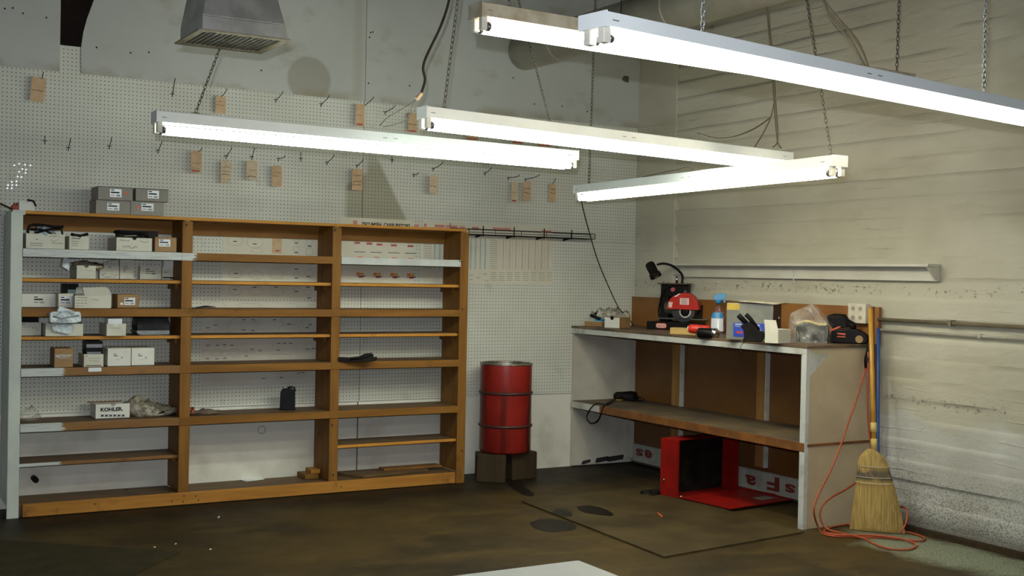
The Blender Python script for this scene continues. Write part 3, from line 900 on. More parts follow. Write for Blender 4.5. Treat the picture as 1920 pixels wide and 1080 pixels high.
TOP = 1.852
c1 = carton('grey parts box, lower left of the four on top of the shelves', 180, 244, 375.5, 398.5, TOP, .20, 'box_grey', open_=False); sticker(c1, 201, 381, 224, 394, 1)
c2 = carton('grey parts box, lower right of the four on top of the shelves', 244.6, 307, 377.5, 401.5, TOP, .20, 'box_grey', open_=False, yf=c1.y); sticker(c2, 265, 382, 288, 395, 2, orange=(256, 386.5, 262, 391))
c3 = carton('grey parts box, upper left of the four on top of the shelves', 184, 249, 350.5, 375.5, c1.z1, .21, 'box_grey', open_=False, yf=c1.y-.004); sticker(c3, 206, 355, 228, 369, 3, orange=(234, 360.5, 240, 365))
c4 = carton('grey parts box, upper right of the four on top of the shelves', 254.5, 316, 354, 377.5, c2.z1, .21, 'box_grey', open_=False, yf=c1.y-.002); sticker(c4, 277, 358, 298, 371.5, 4)
for c in (c1, c2, c3, c4): c.part('lid_edge', MB().box(c.x0-.001, c.x1+.001, c.y-.001, c.y+c.d, c.z1-.004, c.z1), 'lid_dark')
for c, w_ in ((c3, c1), (c4, c2)):
    pass
p = onY(36, 392, SY+.02); q = onY(66, 380, SY+.02)
m = MB()
m.prism([(p.x, SY+.02, TOP+.001), (q.x, SY+.02, TOP+.001), (q.x, SY+.02, TOP+.045), (q.x-.03, SY+.02, TOP+.058), (p.x+.07, SY+.02, TOP+.062), (p.x+.045, SY+.02, TOP+.05), (p.x+.02, SY+.02, TOP+.064), (p.x, SY+.02, TOP+.055)], (0, .08, 0))
t2 = Thing('torn_carton', 'torn white carton scrap on the top board near its left end', 'box', ((p.x+q.x)/2, SY+.05, TOP))
t2.part('carton', m, 'box_bright'); t2.part('dark_rim', MB().tube([(q.x-.045, SY+.016, TOP+.066), (q.x-.01, SY+.016, TOP+.060), (q.x+.004, SY+.016, TOP+.03)], .006, 6), 'black_worn')
m = MB(); blob(m, (-4.815, SY+.03, 1.852), .022, .02, .022, 5, .3)
single('rag', m, 'rag_red', 'small red rag on the upper left corner of the white upright', 'rag')
m = MB().tube([(-4.83, SY+.02, 1.856), (-4.86, SY+.0, 1.87), (-4.90, SY-.02, 1.885)], .006, 6)
single('wood_splinter', m, 'stump_wood', 'dark splinter sticking out left from the upper shelf corner', 'splinter')

zA = 1.625
c = carton('white open carton with black straps, farthest left on the second shelf', 49, 121.5, 438.5, 465, zA, .24, open_=True, notch=True)
hand(c, [(92, 442, 113, 447), (94, 448, 110, 453)]); pr(c, [(56,456,80,456.5),(56,460,80,460.5),(96,456,119,456.5),(67,448,71,449.5)], 'ink_grey')
st = Thing('strap_bundle', 'black plastic strap loops standing in the leftmost open carton', 'straps', (c.x0+.12, c.y+.06, c.z0+.004))
yb_ = c.y+.05
def pl(pts, Y): return [onY(a, b, Y) for a, b in pts]
st.part('strap', MB().tube(pl([(53,462),(52,432),(54,424),(62,421.5),(80,422),(100,425),(119,425)], yb_), .009, 6), 'black_plastic')
st.part('strap', MB().tube(pl([(56,430),(75,430),(86,433),(96,438),(100,446),(101,462)], yb_+.02), .007, 6), 'black_plastic')
st.part('strap', MB().tube(pl([(62,440),(75,434),(92,430),(115,429),(117,440),(117,462)], yb_+.035), .008, 6), 'black_plastic')
m = MB(); blob(m, (c.x1-.09, c.y+.15, c.z0+.006), .07, .05, .075, 9, .2); single('plastic_bag', m, 'silver_bag', 'silvery bag inside the leftmost open carton', 'bag')
c = carton('small white carton with a black part on top, second shelf', 130, 167, 443, 466.3, zA, .16, notch=True)
pr(c, [(134,444,143,445.2),(134,447,150,448.2),(134,452,148,452.7),(134,456,147,456.7),(134,460,146,460.7)], 'ink_grey')
bk = MB().tube(pl([(133,439),(140,441),(152,442),(165,438.5)], c.y+.06), .010, 6)
bk.box(c.x0+.01, c.x1-.01, c.y+.04, c.y+.12, c.z0+.004, c.z1-.01)
single('engine_part', bk, 'black_worn', 'black curved engine part lying in the small white carton', 'engine part')
c = carton('long white carton with handwriting and black tools, second shelf', 218.5, 285, 446, 470.5, zA, .26, notch=True)
hand(c, [(230, 461, 258, 466), (224, 449, 243, 452), (261, 452.5, 279, 455)])
tl = Thing('tool_bundle', 'black flat tools heaped in the long white carton', 'tools', (c.x0+.2, c.y+.1, c.z0+.004))
tl.part('tool', MB().tube(pl([(213,434.5),(235,436),(265,438)], c.y+.05), .008, 5), 'black_plastic')
tl.part('tool', MB().obox(V((c.x0+.03, c.y+.06, c.z0+.004)), (.24, 0, 0), (0, .12, 0), (0, 0, c.z1-c.z0+.045)), 'black_worn')
tl.part('tool', MB().tube(pl([(262,440),(270,437),(276,440),(277,446)], c.y+.05), .009, 6), 'black_plastic')
tl.part('bright_strip', MB().tube(pl([(233,442.5),(256,441.5)], c.y+.052), .003, 5), 'fixture_cream')
c = carton('brown kraft box with a white label at the right of the second shelf', 290.5, 331, 445, 471.5, zA, .14, 'box_kraft', open_=False); sticker(c, 298, 449, 319.5, 462, 5)

zB = 1.446
c = carton('white carton holding oily parts and a pale bag, third shelf', 144, 179.5, 498, 522.8, zB, .24, notch=True); hand(c, [(151,505,153,511),(160,506,175,510)], 'ink_faint')
m = MB(); blob(m, (c.x0+.085, c.y+.10, c.z1-.03), .10, .08, .030, 12, .2); single('parts_bag', m, 'dusty_bag', 'cloudy bag of metal parts on the leftmost carton of the third shelf', 'bag')
m = MB(); 
m.prism(pl([(117,500),(119,484),(126,483),(131,500),(129,507)], c.y+.05), (0, .10, 0)); single('plastic_bag', m, 'silver_bag', 'pale green bag leaning left of the oily parts carton', 'bag')
c = carton('white carton with black handwriting under a clear bag, third shelf', 187, 223.3, 499, 522.9, zB, .20, notch=True); hand(c, [(190, 513.5, 221, 517), (192, 517.5, 218, 521)])
m = MB(); blob(m, (c.x0+.085, c.y+.08, c.z1-.012), .085, .07, .03, 14, .3); single('plastic_bag', m, 'clear_bag', 'clear crinkled bag lying on the handwritten third shelf carton', 'bag')
c = carton('tall narrow white box standing upright on the third shelf', 225, 250, 485.5, 523, zB, .14, open_=False); pr(c, [(230,492,231,511),(233,498,234.5,511),(236,493,237,508),(239,498,240,505)], 'ink_grey')
c = carton('white carton with a printed product mark, third shelf', 262.5, 302.3, 499, 523, zB, .22); pr(c, [(273.5,504,281,506),(273.5,508,290,509.5),(273.5,512,282,513),(284,512,291,514.5)], 'ink_grey')
single('tray', MB().box(c.x0-.05, c.x1-.05, c.y+.10, c.y+.13, c.z1-.02, c.z1+.03), 'box_grey', 'grey card tray standing behind the printed third shelf carton', 'tray')
c = carton('white carton with a torn slot at the right end of the third shelf', 304, 338, 501, 523.2, zB, .18); pr(c, [(305,519.5,335,521.5),(319,521.5,329,523)], 'ink_black'); pr(c, [(307,510,314,511)], 'ink_grey')
single('small_box', MB().prism(pl([(306.5,502),(307,487.5),(330.5,487.5),(331,500),(323,502.5),(315,505)], c.y-.004), (0, .10, 0)), 'box_bright', 'small white box tucked on top of the torn carton', 'box')

zC = 1.264
c = carton('long low white carton at the left end of the fourth shelf', 39.6, 104.5, 551, 576, zC, .16, 'box_bright', open_=False); sticker(c, 62, 555, 84.5, 570, 6, 'box_bright')
c = carton('small white carton with a barcode label, fourth shelf', 109.5, 137.5, 550.5, 577, zC, .18, open_=False); sticker(c, 112, 555.5, 134, 571, 7, 'label_white')
bb = Thing('small_box', 'black box with a green label behind the small barcoded carton', 'box', onY(130, 577, c.y+.20))
Yb = -.10
q0 = onY(116, 577, Yb); q1 = onY(147, 532, Yb)
bb.part('case', MB().box(q0.x, q1.x, Yb, Yb+.06, zC+.001, q1.z), 'black_plastic'); bb.part('label', rectY(MB(), 127, 543, 145, 552, Yb), 'green_print')
c = carton('large white carton with its flaps raised, fourth shelf', 140.3, 208.5, 554.5, 578, zC, .24)
pr(c, [(143,557.5,164,558.5),(143,562.5,150,563.5),(152,562.5,157,563.5),(159,562.5,163,563.5),(143,568,149,569),(151,568,156,569),(158,568,163,569),(143,573,149,574),(151,573,156,574)], 'ink_grey'); hand(c, [(170,561,187,563.5)])
c.part('flap', MB().prism(pl([(141,556),(143,539),(152,538),(158,555)], c.y+.12), (0, .004, 0)), 'box_flap')
c.part('flap', MB().prism(pl([(159,555.5),(155,539),(200,538),(207,546),(209,555)], c.y+.02), (0, .004, 0)), 'box_flap')
c = carton('brown kraft box with a label at the right of the fourth shelf', 220.5, 260.5, 552, 577.5, zC, .16, 'box_kraft', open_=False); sticker(c, 233, 558, 253.5, 572, 8); pr(c, [(225.5,567.5,231,571.5)], 'label_white', 'small_label')

zD = 1.093
c = carton('small white carton with pen marks at the far left of the fifth shelf', 39.6, 77, 604.5, 629.3, zD, .18); hand(c, [(44, 612, 57, 614.5), (60, 610, 65, 619), (66, 613, 72, 622)], 'ink_grey'); pr(c, [(42,607,47,608.3)], 'ink_grey')
single('engine_part', MB().box(c.x0+.01, c.x1-.01, c.y+.03, c.y+.16, c.z0+.004, c.z1+.03), 'black_worn', 'black engine part filling the pen marked carton', 'engine part')
c = carton('wide white carton beneath the silvery parcels, fifth shelf', 85.5, 156, 607, 630.5, zD, .24)
cw = c
g0 = Thing('foil_parcel', 'silvery wrapped parcel on top of the wide white carton', 'parcel', onY(124, 606, c.y-.02))
FY = SY-.088
ol = pl([(93.5,605),(94,586),(100,584),(150,584.5),(153,590),(152,604),(140,606),(120,606.5)], FY)
m = MB().prism(ol, (0, .056, 0)); lo = min(p.z for p in ol)
m.box(ol[0].x+.02, ol[0].x+.17, FY+.056, -.20, cw.z1+.002, 1.208)
g0.part('wrapping', m, 'silver_bag', bevel=.005)
g0.part('glint_fold', MB().tube(pl([(99,593),(115,597),(127,595),(148,592)], FY-.004), .004, 5), 'silver_foil')
single('foil_parcel', MB().prism(pl([(107,583.5),(112,574.5),(118,576),(140,584)], FY+.02), (0, .035, 0)), 'silver_bag', 'folded grey parcel corner peeking above the silvery one', 'parcel')
m = MB(); 
m.prism(pl([(95,609),(137,607),(139,618),(130,628),(118,625),(100,622)], c.y-.018), (0, .014, 0)); single('plastic_bag', m, 'silver_bag', 'blue tinted bag hanging over the front of the wide white carton', 'bag', bevel=.004)
c = carton('narrow white carton with a thumb notch, fifth shelf', 200, 236.3, 607, 630.5, zD, .22, notch=True); pr(c, [(204,609.5,208,610.5),(204,614.5,212,615.2)], 'ink_grey'); hand(c, [(212,614,226,617)], 'ink_grey')
single('small_box', MB().box(onY(202,600,c.y+.03).x, onY(228.5,600,c.y+.03).x, c.y+.02, c.y+.14, zD+.005, onY(210,597.5,c.y+.02).z), 'label_white', 'small bright box standing in the notched fifth shelf carton', 'box')
m = MB(); yb_ = onZ(288, 628, zD).y
m.prism(pl([(257,611),(259,595),(316,595),(320,614),(318,622),(258,622)], yb_), (0, .16, 0))
dk = Thing('wrapped_packet', 'dark shrink-wrapped packet with a white lower edge, fifth shelf', 'packet', onY(288, 628, yb_))
dk.part('wrapping', m, 'lead_grey', bevel=.006)
dk.part('silver_lining', MB().prism(pl([(256,620),(319,619.5),(318,627.5),(262,628.5),(257,625)], yb_-.006), (0, .17, 0)), 'silver_foil', bevel=.003)

zE = .902
c = carton('brown cube box with crinkled tape, sixth shelf', 102, 137, 653.5, 688.8, zE, .16, 'box_kraft', open_=False)
c.part('packing_tape', rectY(MB(), 103, 664, 136, 673, c.y-.0004), 'clear_bag'); hand(c, [(104, 664, 135, 671)], 'label_white', .0016)
c = carton('white carton packed with black cases, sixth shelf', 157.5, 194, 664, 687.8, zE, .18); pr(c, [(160,667,164,668),(160,684.5,190,686.5)], 'ink_black'); hand(c, [(166,671,188,673),(166,676,186,678)], 'ink_grey')
ck = Thing('case_stack', 'black cases with silvery strips rising from a white carton', 'case', (c.x0+.12, c.y+.07, c.z0+.004))
y_ = c.y+.02; a = onY(160, 640, y_); b = onY(194.5, 640, y_)
ck.part('case', MB().box(a.x+.005, b.x-.006, y_, y_+.12, c.z0+.004, a.z), 'black_plastic')
ck.part('strip', rectY(MB(), 162, 645, 192, 652, y_, .003), 'silver_foil'); ck.part('strip', rectY(MB(), 163, 659.5, 189, 663.3, y_, .003), 'silver_foil')
single('paper_slip', MB().prism(pl([(166,689.5),(190.5,689),(190,696.5),(165.5,697)], SY-.0285), (0, .0008, 0)), 'label_white', 'small paper slip taped to the rail under the case carton', 'paper')
c = carton('bright white box, left of the plain pair on the sixth shelf', 202, 245.3, 653, 686.5, zE, .20, 'box_bright', open_=False); pr(c, [(213,663,218,664.5),(213,666,221,668),(227,669.5,230.5,671.5),(216,674,227,674.6)], 'ink_grey')
c = carton('bright white box, right of the plain pair on the sixth shelf', 247, 289.5, 652.5, 685, zE, .20, 'box_bright', open_=False); pr(c, [(259,663,263,664.5),(259,666,267,668),(272,669.5,275.5,671.5),(260,674,274,674.6)], 'ink_grey')

zF = .568
c = carton('white carton with large black lettering on the seventh shelf', 179.5, 243, 757.5, 784, zF, .18, 'box_bright', notch=True)
ax = onY(188.5, 772, c.y-.001); bx = onY(230.5, 772, c.y-.001)
c.part('lettering', text_mb('KOHLER.', (ax.x, c.y-.0008, ax.z), (1, 0, 0), UP, bx.x-ax.x, bold=.045, height=(onY(188,764.5,c.y).z-ax.z)), 'ink_black')
m = MB()
for k in range(6):
    u0 = 189.5+k*7.8; p = onY(u0, 781.5, c.y-.0008); q = onY(u0+6.4, 777, c.y-.0008); W_ = q.x-p.x; H = q.z-p.z
    m.box(p.x, p.x+W_*.38, c.y-.0008, c.y-.0003, p.z, q.z)
    m.prism([(p.x+W_*.38, c.y-.0008, p.z+H*.35), (p.x+W_*.75, c.y-.0008, p.z), (p.x+W_, c.y-.0008, p.z), (p.x+W_*.68, c.y-.0008, p.z+H*.5), (p.x+W_, c.y-.0008, q.z), (p.x+W_*.75, c.y-.0008, q.z), (p.x+W_*.38, c.y-.0008, p.z+H*.65)], (0, .0005, 0))
c.part('pattern_band', m, 'ink_black')
c.part('flap', MB().obox((c.x0-.02, c.y+.12, c.z1-.002), (c.x1-c.x0, 0, 0), (0, .055, 0), (0, 0, .004)), 'box_kraft')
m = MB()
yq = onZ(285, 781, zF).y
blob(m, onY(262, 781, yq+.06), .085, .06, .062, 21, .22); blob(m, onY(290, 781, yq+.05), .13, .06, .040, 22, .28)
single('plastic_bag', m, 'dusty_bag', 'dusty crumpled plastic bag of parts right of the lettered carton', 'bag')
m = MB(); blob(m, onY(307, 781, yq+.04), .07, .04, .018, 23, .4); single('parts_pile', m, 'black_worn', 'black small parts spilling from the dusty bag', 'parts')
m = MB(); yq = onZ(56, 791, zF).y; blob(m, V((onY(59, 790, yq).x, yq+.05, zF+.001)), .060, .045, .045, 24, .2)
single('plastic_bag', m, 'clear_bag', 'clear crumpled bag at the left end of the seventh shelf', 'bag')
m = MB(); yq = onZ(385, 779, zF).y; blob(m, V((onY(385, 779, yq).x, yq+.08, zF)), .12, .05, .016, 25, .35)
single('rag', m, 'rag_dirty', 'flat dirty rag on the middle bay seventh shelf', 'rag')
m = MB(); blob(m, V((onY(363, 775, yq).x+.01, yq+.09, zF)), .03, .05, .022, 26, .3)
single('rag', m, 'rag_red', 'red rag tuck behind the second upright', 'rag')
f = Fr(524, 769, zF)
jg = Thing('oil_jug', 'small black oil jug with a silver cap on the middle bay shelf', 'jug', f.P(14, 0, .03))
m = MB(); ol = [(0,1),(1,0),(28,0),(29,1),(28.5,33),(25,38),(18,40.5),(4,38),(1,33)]
m.prism([f.P(u, v, 0) for u, v in ol], f.B*.06); jg.part('jug_body', m, 'black_plastic', bevel=.004)
jg.part('jug_handle', MB().tube([f.P(u, v, .03) for u, v in ((15,37),(15.5,42),(21,43),(27,41.5),(27.5,34))], .0065, 8), 'black_plastic')
jg.part('jug_cap', MB().lathe(f.P(8.5, 38, .03), [(.012, 0), (.012, .014), (.009, .018)], 16), 'chrome', 'silver cap')
single('pen_knife', MB().tube([onZ(366, 577, zC+.006), onZ(385, 574.5, zC+.008), onZ(404, 575.5, zC+.006)], [.003, .007, .002], 6), 'black_plastic', 'thin black tool on the middle bay fourth shelf', 'tool')
f = Fr(634, 679, zE)
m = MB()
m.prism([f.P(u, v, .0) for u, v in ((0,2),(20,0),(60,1),(70,3),(73,7),(72,10.5),(64,9),(66,13),(64,16),(58,17),(50,16),(40,11),(20,8),(0,9))], f.B*.05)
bt = Thing('leather_holster', 'worn black leather sheath lying on the right bay sixth shelf', 'sheath', f.P(36, 0, .02))
bt.part('sheath_body', m, 'black_worn', bevel=.005)
bt.part('strap_end', MB().tube([f.P(u, v, -.004) for u, v in ((22,5),(45,8),(63,15),(66,14))], .005, 6), 'black_plastic')
bt.part('buckle', MB().tube([f.P(62, 16, .01), f.P(61, 20, .01)], .003, 6), 'chain_steel')
# bottom deck
zG = .0815
f = Fr(446, 900, zG)
single('paper_sheet', MB().prism([onZ(a, b, zG) for a, b in ((446,898),(470,894),(492,896),(496,899),(462,903))], (0, 0, .001)), 'label_white', 'crumpled white paper on the middle bay floor board', 'paper')
a = onZ(572, 899, zG)
single('wood_block', MB().box(a.x, a.x+.10, a.y, a.y+.16, zG, zG+.032), 'wood_y', 'lower wood offcut stacked against the third upright', 'wood block', bevel=.002)
single('wood_block', MB().box(a.x+.05, -2.784, a.y+.02, a.y+.13, zG+.0325, zG+.062), 'wood_base', 'upper wood offcut stacked against the third upright', 'wood block', bevel=.002)
P0, P1, P2 = onZ(656, 893, zG), onZ(692, 899, zG), onZ(786, 888, zG)
m = MB().hexa([(-2.655,-.035,zG+.001),(-2.02,-.035,zG+.001),(-1.97,-.20,zG+.001),(-2.52,-.29,zG+.001),(-2.655,-.035,zG+.017),(-2.02,-.035,zG+.017),(-1.97,-.20,zG+.017),(-2.52,-.29,zG+.017)])
single('plywood_offcut', m, 'wood_dirty', 'brown plywood sheet lying flat in the right bay bottom', 'board', bevel=.001)
single('plywood_offcut', MB().box(-2.30, -1.84, -.16, -.06, zG+.018, zG+.032), 'wood_y', 'narrow thin board on the plywood sheet in the right bay bottom', 'board', bevel=.001)

# ================================================================ POSTERS, CHARTS
def poster(label, px0, py0, px1, py1, mat, Y=-.003, name='poster'):
    a = onY(px0, (py0+py1)/2, Y); b = onY(px1, (py0+py1)/2, Y); zt = onY((px0+px1)/2, py0, Y).z; zb_ = onY((px0+px1)/2, py1, Y).z
    T = Thing(name, label, 'poster', ((a.x+b.x)/2, Y, zb_))
    T.part('sheet', MB().box(a.x, b.x, Y-.0006, Y, zb_, zt), mat); T.Y = Y-.0012; T.a = a.x; T.b = b.x; T.zt = zt; T.zb = zb_
    return T
def ring(mb, T, cx, cy, rx, ry, th=.0012, seg=20):
    c = onY(cx, cy, T.Y); s_ = .0034
    pts = []
    for k in range(seg):
        q = 2*PI*k/seg
        sx = math.copysign(abs(math.cos(q))**.8, math.cos(q)); sz = math.copysign(abs(math.sin(q))**.8, math.sin(q))
        pts.append(c+V((sx*rx*s_*1.15, 0, sz*ry*s_)))
    mb.tube(pts, th, 3, closed=True)
T = poster('cream carburettor poster behind the right bay, black heading above the top board', 637, 410, 775, 531, 'poster_cream')
p = onY(678, 425.5, T.Y); q = onY(769, 425.5, T.Y); zl = onY(722, 418.3, T.Y).z-.028
T.part('lettering', text_mb('TECUMSEH  CARBURETORS', (p.x, T.Y, zl), (1, 0, 0), UP, q.x-p.x, bold=.04, height=.028), 'ink_black')
m = MB()
for x in (666, 781): rectY(m, x-4, 414+(x-666)*.06, x+4, 422+(x-666)*.06, T.Y)
split(T, 'red_emblem', m, 'ink_pink')
mr, my, mk, mo = MB(), MB(), MB(), MB()
for i, x in enumerate((669, 692, 711, 738, 769)):
    yy = 454+i*1.5; rectY(mr, x-5, yy, x+6, yy+3, T.Y); rectY(mr, x+2, yy-7, x+8, yy-4.5, T.Y)
    if i < 2: rectY(my, x-4, yy-7, x+2, yy-1, T.Y)
    for k in range(3): rectY(mk, x-4+k*3, yy-8, x-3.5+k*3, yy-1, T.Y)
for i, x in enumerate((675, 706, 739, 770)):
    rectY(mk, x-11, 472+i*.8, x+10, 473+i*.8, T.Y); rectY(mo, x-5, 481+i, x+5, 484.5+i, T.Y)
for i, x in enumerate((675, 707, 739, 770)):
    yy = 511+i*.6; rectY(mo, x-7, yy, x-1, yy+5, T.Y); rectY(my, x-1, yy+.3, x+7, yy+5, T.Y); rectY(mr, x-3, yy+6, x+6, yy+9.5, T.Y); rectY(mk, x-9, yy+7, x+10, yy+7.6, T.Y); rectY(mr, x+2, yy+6, x+10, yy+7.4, T.Y)
split(T, 'red_diagram', mr, 'ink_red'); split(T, 'yellow_diagram', my, 'ink_yellow'); split(T, 'orange_diagram', mo, 'label_orange'); T.part('fine_print', mk, 'ink_grey')
T = poster('cream torque chart with teal and rose columns hanging right of the shelves', 790, 420, 1036, 530, 'poster_cream', Y=-.004, name='wall_chart')
m1, m2, m3, m4 = MB(), MB(), MB(), MB()
for x in (813, 823, 832, 881, 890, 899, 908): rectY(m1, x, 447, x+3.5, 504.5, T.Y)
for x in range(936, 1032, 6): rectY(m2, x, 449, x+(3 if x % 4 else 1.6), 505.5, T.Y)
for y in range(450, 504, 4):
    rectY(m3, 794, y, 809, y+.8, T.Y); rectY(m3, 919, y, 933, y+.8, T.Y)
for x in range(920, 1026, 15):
    for y in (511, 514.5, 518, 521.5, 525): rectY(m3, x, y, x+11-(x*y) % 5, y+.8, T.Y)
for x, y in ((880,515),(893,520),(906,513),(880,523),(909,525)): rectY(m1, x, y, x+7, y+2, T.Y)
m5 = MB()
for i, (x0, x1) in enumerate(((815,834),(836,858),(862,872),(885,898),(924,958),(1016,1034))): rectY(m5, x0, 422+(x0-815)*.052, x1, 426+(x0-815)*.052, T.Y)
rectY(m5, 795, 419.5, 800, 425, T.Y)
split(T, 'teal_column', m1, 'ink_teal'); split(T, 'rose_column', m2, 'ink_rose'); T.part('fine_print', m3, 'ink_faint'); split(T, 'red_heading', m5, 'ink_pink')
T = poster('cream sheet of gasket outlines, upper one behind the middle bay', 417, 428, 600, 561, 'poster_cream', Y=-.0035)
m = MB(); mk = MB()
for x, y, rx, ry in ((441,451,13,10),(478,455,14,10),(482,470,10,5),(556,448,6,6),(556,467,6,5),(580,452,6,9),(580,472,7,8),(480,516,13,8),(518,514,12,10),(441,513,12,8),(556,514,6,5),(580,512,7,7),(441,545,10,9),(480,545,12,9),(519,545,13,10),(556,541,6,4),(578,548,6,6)): ring(m, T, x, y, rx, ry)
for x, y in ((441,452),(478,457),(556,455),(556,473),(581,461),(443,512),(556,504),(556,521),(579,518),(441,542),(478,538),(518,538),(556,546),(580,558),(578,538)): rectY(mk, x-4, y, x+3, y+1.4, T.Y)
split(T, 'gasket_outline', m, 'ink_faint'); T.part('part_number', mk, 'ink_black')
T = poster('greyish sheet of gasket outlines, lower one behind the middle bay', 378, 563, 600, 722, 'poster_grey', Y=-.0035)
m = MB(); mk = MB()
for x, y, rx, ry in ((407,572,14,6),(468,573,22,5),(544,574,13,6),(585,575,8,5),(389,663,8,8),(407,662,7,7),(422,663,7,6),(440,661,8,8),(462,660,3,3),(474,660,3,3),(542,602,14,9),(542,620,20,13),(455,612,26,18),(573,605,8,10),(526,672,20,9),(580,652,8,9)): ring(m, T, x, y, rx, ry)
for x, y in ((404,609),(390,614),(457,599),(475,599),(457,618),(474,619),(515,599),(542,607),(582,608),(576,614),(390,647),(408,647),(421,646),(435,647),(389,672),(407,672),(422,671),(462,667),(473,654),(488,657),(523,643),(534,643),(545,643),(522,656),(578,654),(588,653),(494,709),(528,707),(560,699),(568,698)): rectY(mk, x-3.5, y, x+3, y+1.3, T.Y)
split(T, 'gasket_outline', m, 'ink_faint'); T.part('part_number', mk, 'ink_black')
T = Thing('paper_tag', 'blank tan tag pinned on the upper gasket sheet in the middle bay', 'tag', onY(520, 475, -.006))
T.part('card', rectY(MB(), 510, 438.5, 528.5, 475, -.0065), 'tag_paper'); T.part('red_print', rectY(MB(), 516, 469, 524, 471, -.0075), 'ink_red')

# ================================================================ PEG HOOKS AND PAPER TAGS
def hook(i, px, py, dx, dy, label, L=.11):
    p = onY(px, py, 0)
    tip = onY(px+dx, py-dy, -L)
    d = (tip-p)
    pts = [(p.x, .0, p.z), (p.x, -.012, p.z), p+d*.55+V((0, -.0, -.006)), p+d*.9, tip, tip+V((0, -.003, .012))]
    h = Thing('peg_hook', label, 'peg hook', (p.x, 0, p.z-.02), 'bare peg hooks on the pegboard' if i is None else None)
    h.part('hook_wire', MB().tube(pts, .0028, 6), 'hook_steel')
    h.part('hook_plate', MB().box(p.x-.014, p.x+.014, -.004, 0, p.z-.0025, p.z+.0025).box(p.x-.0025, p.x+.0025, -.0045, 0, p.z-.022, p.z+.004), 'hook_steel')
    return p, tip
def tag(px0, py0, px1, py1, label, mat='tag_paper', lines=(), red=False, Y=-.06, tilt=0):
    p = onY(px0, py1, Y); q = onY(px1, py0, Y)
    T = Thing('paper_tag', label, 'tag', ((p.x+q.x)/2, Y, p.z))
    e = (q.x-p.x)*.12
    ol = [(p.x+tilt, Y, p.z), (q.x+tilt, Y, p.z), (q.x, Y, q.z-e), (q.x-e, Y, q.z), (p.x+e, Y, q.z), (p.x, Y, q.z-e)]
    T.part('card', MB().prism(ol, (0, .0008, 0)), mat)
    T.part('string', MB().tube([((p.x+q.x)/2, Y-.001, q.z-.008), ((p.x+q.x)/2+.003, Y-.002, q.z+.015)], .0012, 5), 'string_white')
    H = q.z-p.z
    if lines:
        m = MB()
        for k, (f_, s_) in enumerate(lines):
            z_ = q.z-H*f_; xo = tilt*f_
            scribble(m, p.x+xo+.006, p.x+xo+(q.x-p.x)*.85, z_-.005*s_, z_+.005*s_, Y-.0008, int(px0)+k, .0010*s_+.0004)
        T.part('handwriting', m, 'ink_black')
    if red: T.part('red_print', MB().box(p.x+tilt+.006, q.x+tilt-.012, Y-.0008, Y, p.z+H*.05, p.z+H*.12), 'ink_red')
    return T
# hooks with what they carry; label says which
HK = [ (77,152,4,14,'peg hook carrying the tan tag at the upper left corner'),
 (323,176,5,26,'long peg hook near the top just left of the leftmost hanging chain'),
 (413,183,12,14,'peg hook with a tag close above the left strip light'),
 (517,187,13,13,'bare peg hook, top row, second past the leftmost chain'),
 (602,195,15,14,'bare peg hook under the round brown stain'),
 (680,200,20,16,'long peg hook with a tag below the plywood seam'),
 (722,210,18,10,'bare peg hook right of the plywood seam'),
 (84,264,0,6,'short peg pin, leftmost of the lower hook row'),
 (128,277,4,14,'bare peg hook, lower row, above the four grey boxes on their left'),
 (205,274,4,13,'bare peg hook above the stacked grey boxes'),
 (296,282,7,14,'bare peg hook under the left end of the left strip light'),
 (366,287,12,7,'peg hook carrying the first tag under the left strip light'),
 (424,292,10,13,'peg hook carrying the second tag under the left strip light'),
 (472,294,5,14,'peg hook carrying the third tag under the left strip light'),
 (522,297,12,3,'peg hook carrying the fourth tag under the left strip light'),
 (564,297,0,9,'short peg pin between the fourth tag and the seam'),
 (613,304,13,11,'bare peg hook just left of the pegboard seam tag'),
 (669,310,11,9,'peg hook carrying the dark written tag on the pegboard seam'),
 (735,300,0,9,'short peg pin over the brown patch'),
 (776,327,8,1,'curled peg hook right of the brown patch'),
 (812,316,18,10,'peg hook with a tag in the middle of the lower row'),
 (909,324,12,8,'bare peg hook under the right half of the left strip light'),
 (953,333,20,3,'flat peg hook carrying a narrow tag near the right'),
 (985,336,26,7,'double peg hook carrying the lettered tag near the right'),
 (1035,345,6,8,'rightmost peg hook of the lower row')]
for k, (a, b, c_, d_, lb) in enumerate(HK): hook(k, a, b, c_, d_, lb)
tag(60, 146, 87, 190, 'tan tag hanging alone at the upper left of the pegboard', lines=((.55, 1.2),), Y=-.05, tilt=-.012)
tag(404, 182, 424, 212, 'tan tag hanging above the left strip light, its foot hidden', lines=((.3, .8), (.5, .6)), Y=-.05)
tag(667, 196, 684, 236, 'tan tag on the long hook below the plywood seam', lines=((.5, .5),), red=True, Y=-.08)
tag(765, 213, 783, 248, 'tag with a black mark behind the left end of the middle strip light', lines=((.6, 1.6),), red=True, Y=-.05)
tag(874, 233, 898, 262, 'reddish tag glimpsed under the middle strip light, left one', red=True, Y=-.05)
tag(960, 240, 982, 269, 'reddish tag glimpsed under the middle strip light, centre one', red=True, Y=-.05)
tag(1008, 246, 1034, 274, 'reddish tag glimpsed under the middle strip light, right one', red=True, Y=-.05)
tag(358, 284, 378, 323, 'first tan tag from the left under the left strip light', lines=((.55, .8), (.8, .5)), red=True, Y=-.07)
tag(414, 302, 433, 342, 'second tan tag under the left strip light, four written lines', 'tag_paper_pale', lines=((.3, .6), (.48, .8), (.62, 1.2), (.85, .5)))
tag(462, 302, 483, 336, 'third tag under the left strip light with a heavy black stroke', 'tag_paper_pale', lines=((.5, .6), (.84, 1.6)))
tag(510, 311, 529, 349, 'fourth tag under the left strip light, writing across its middle', lines=((.35, .7), (.5, .8)))
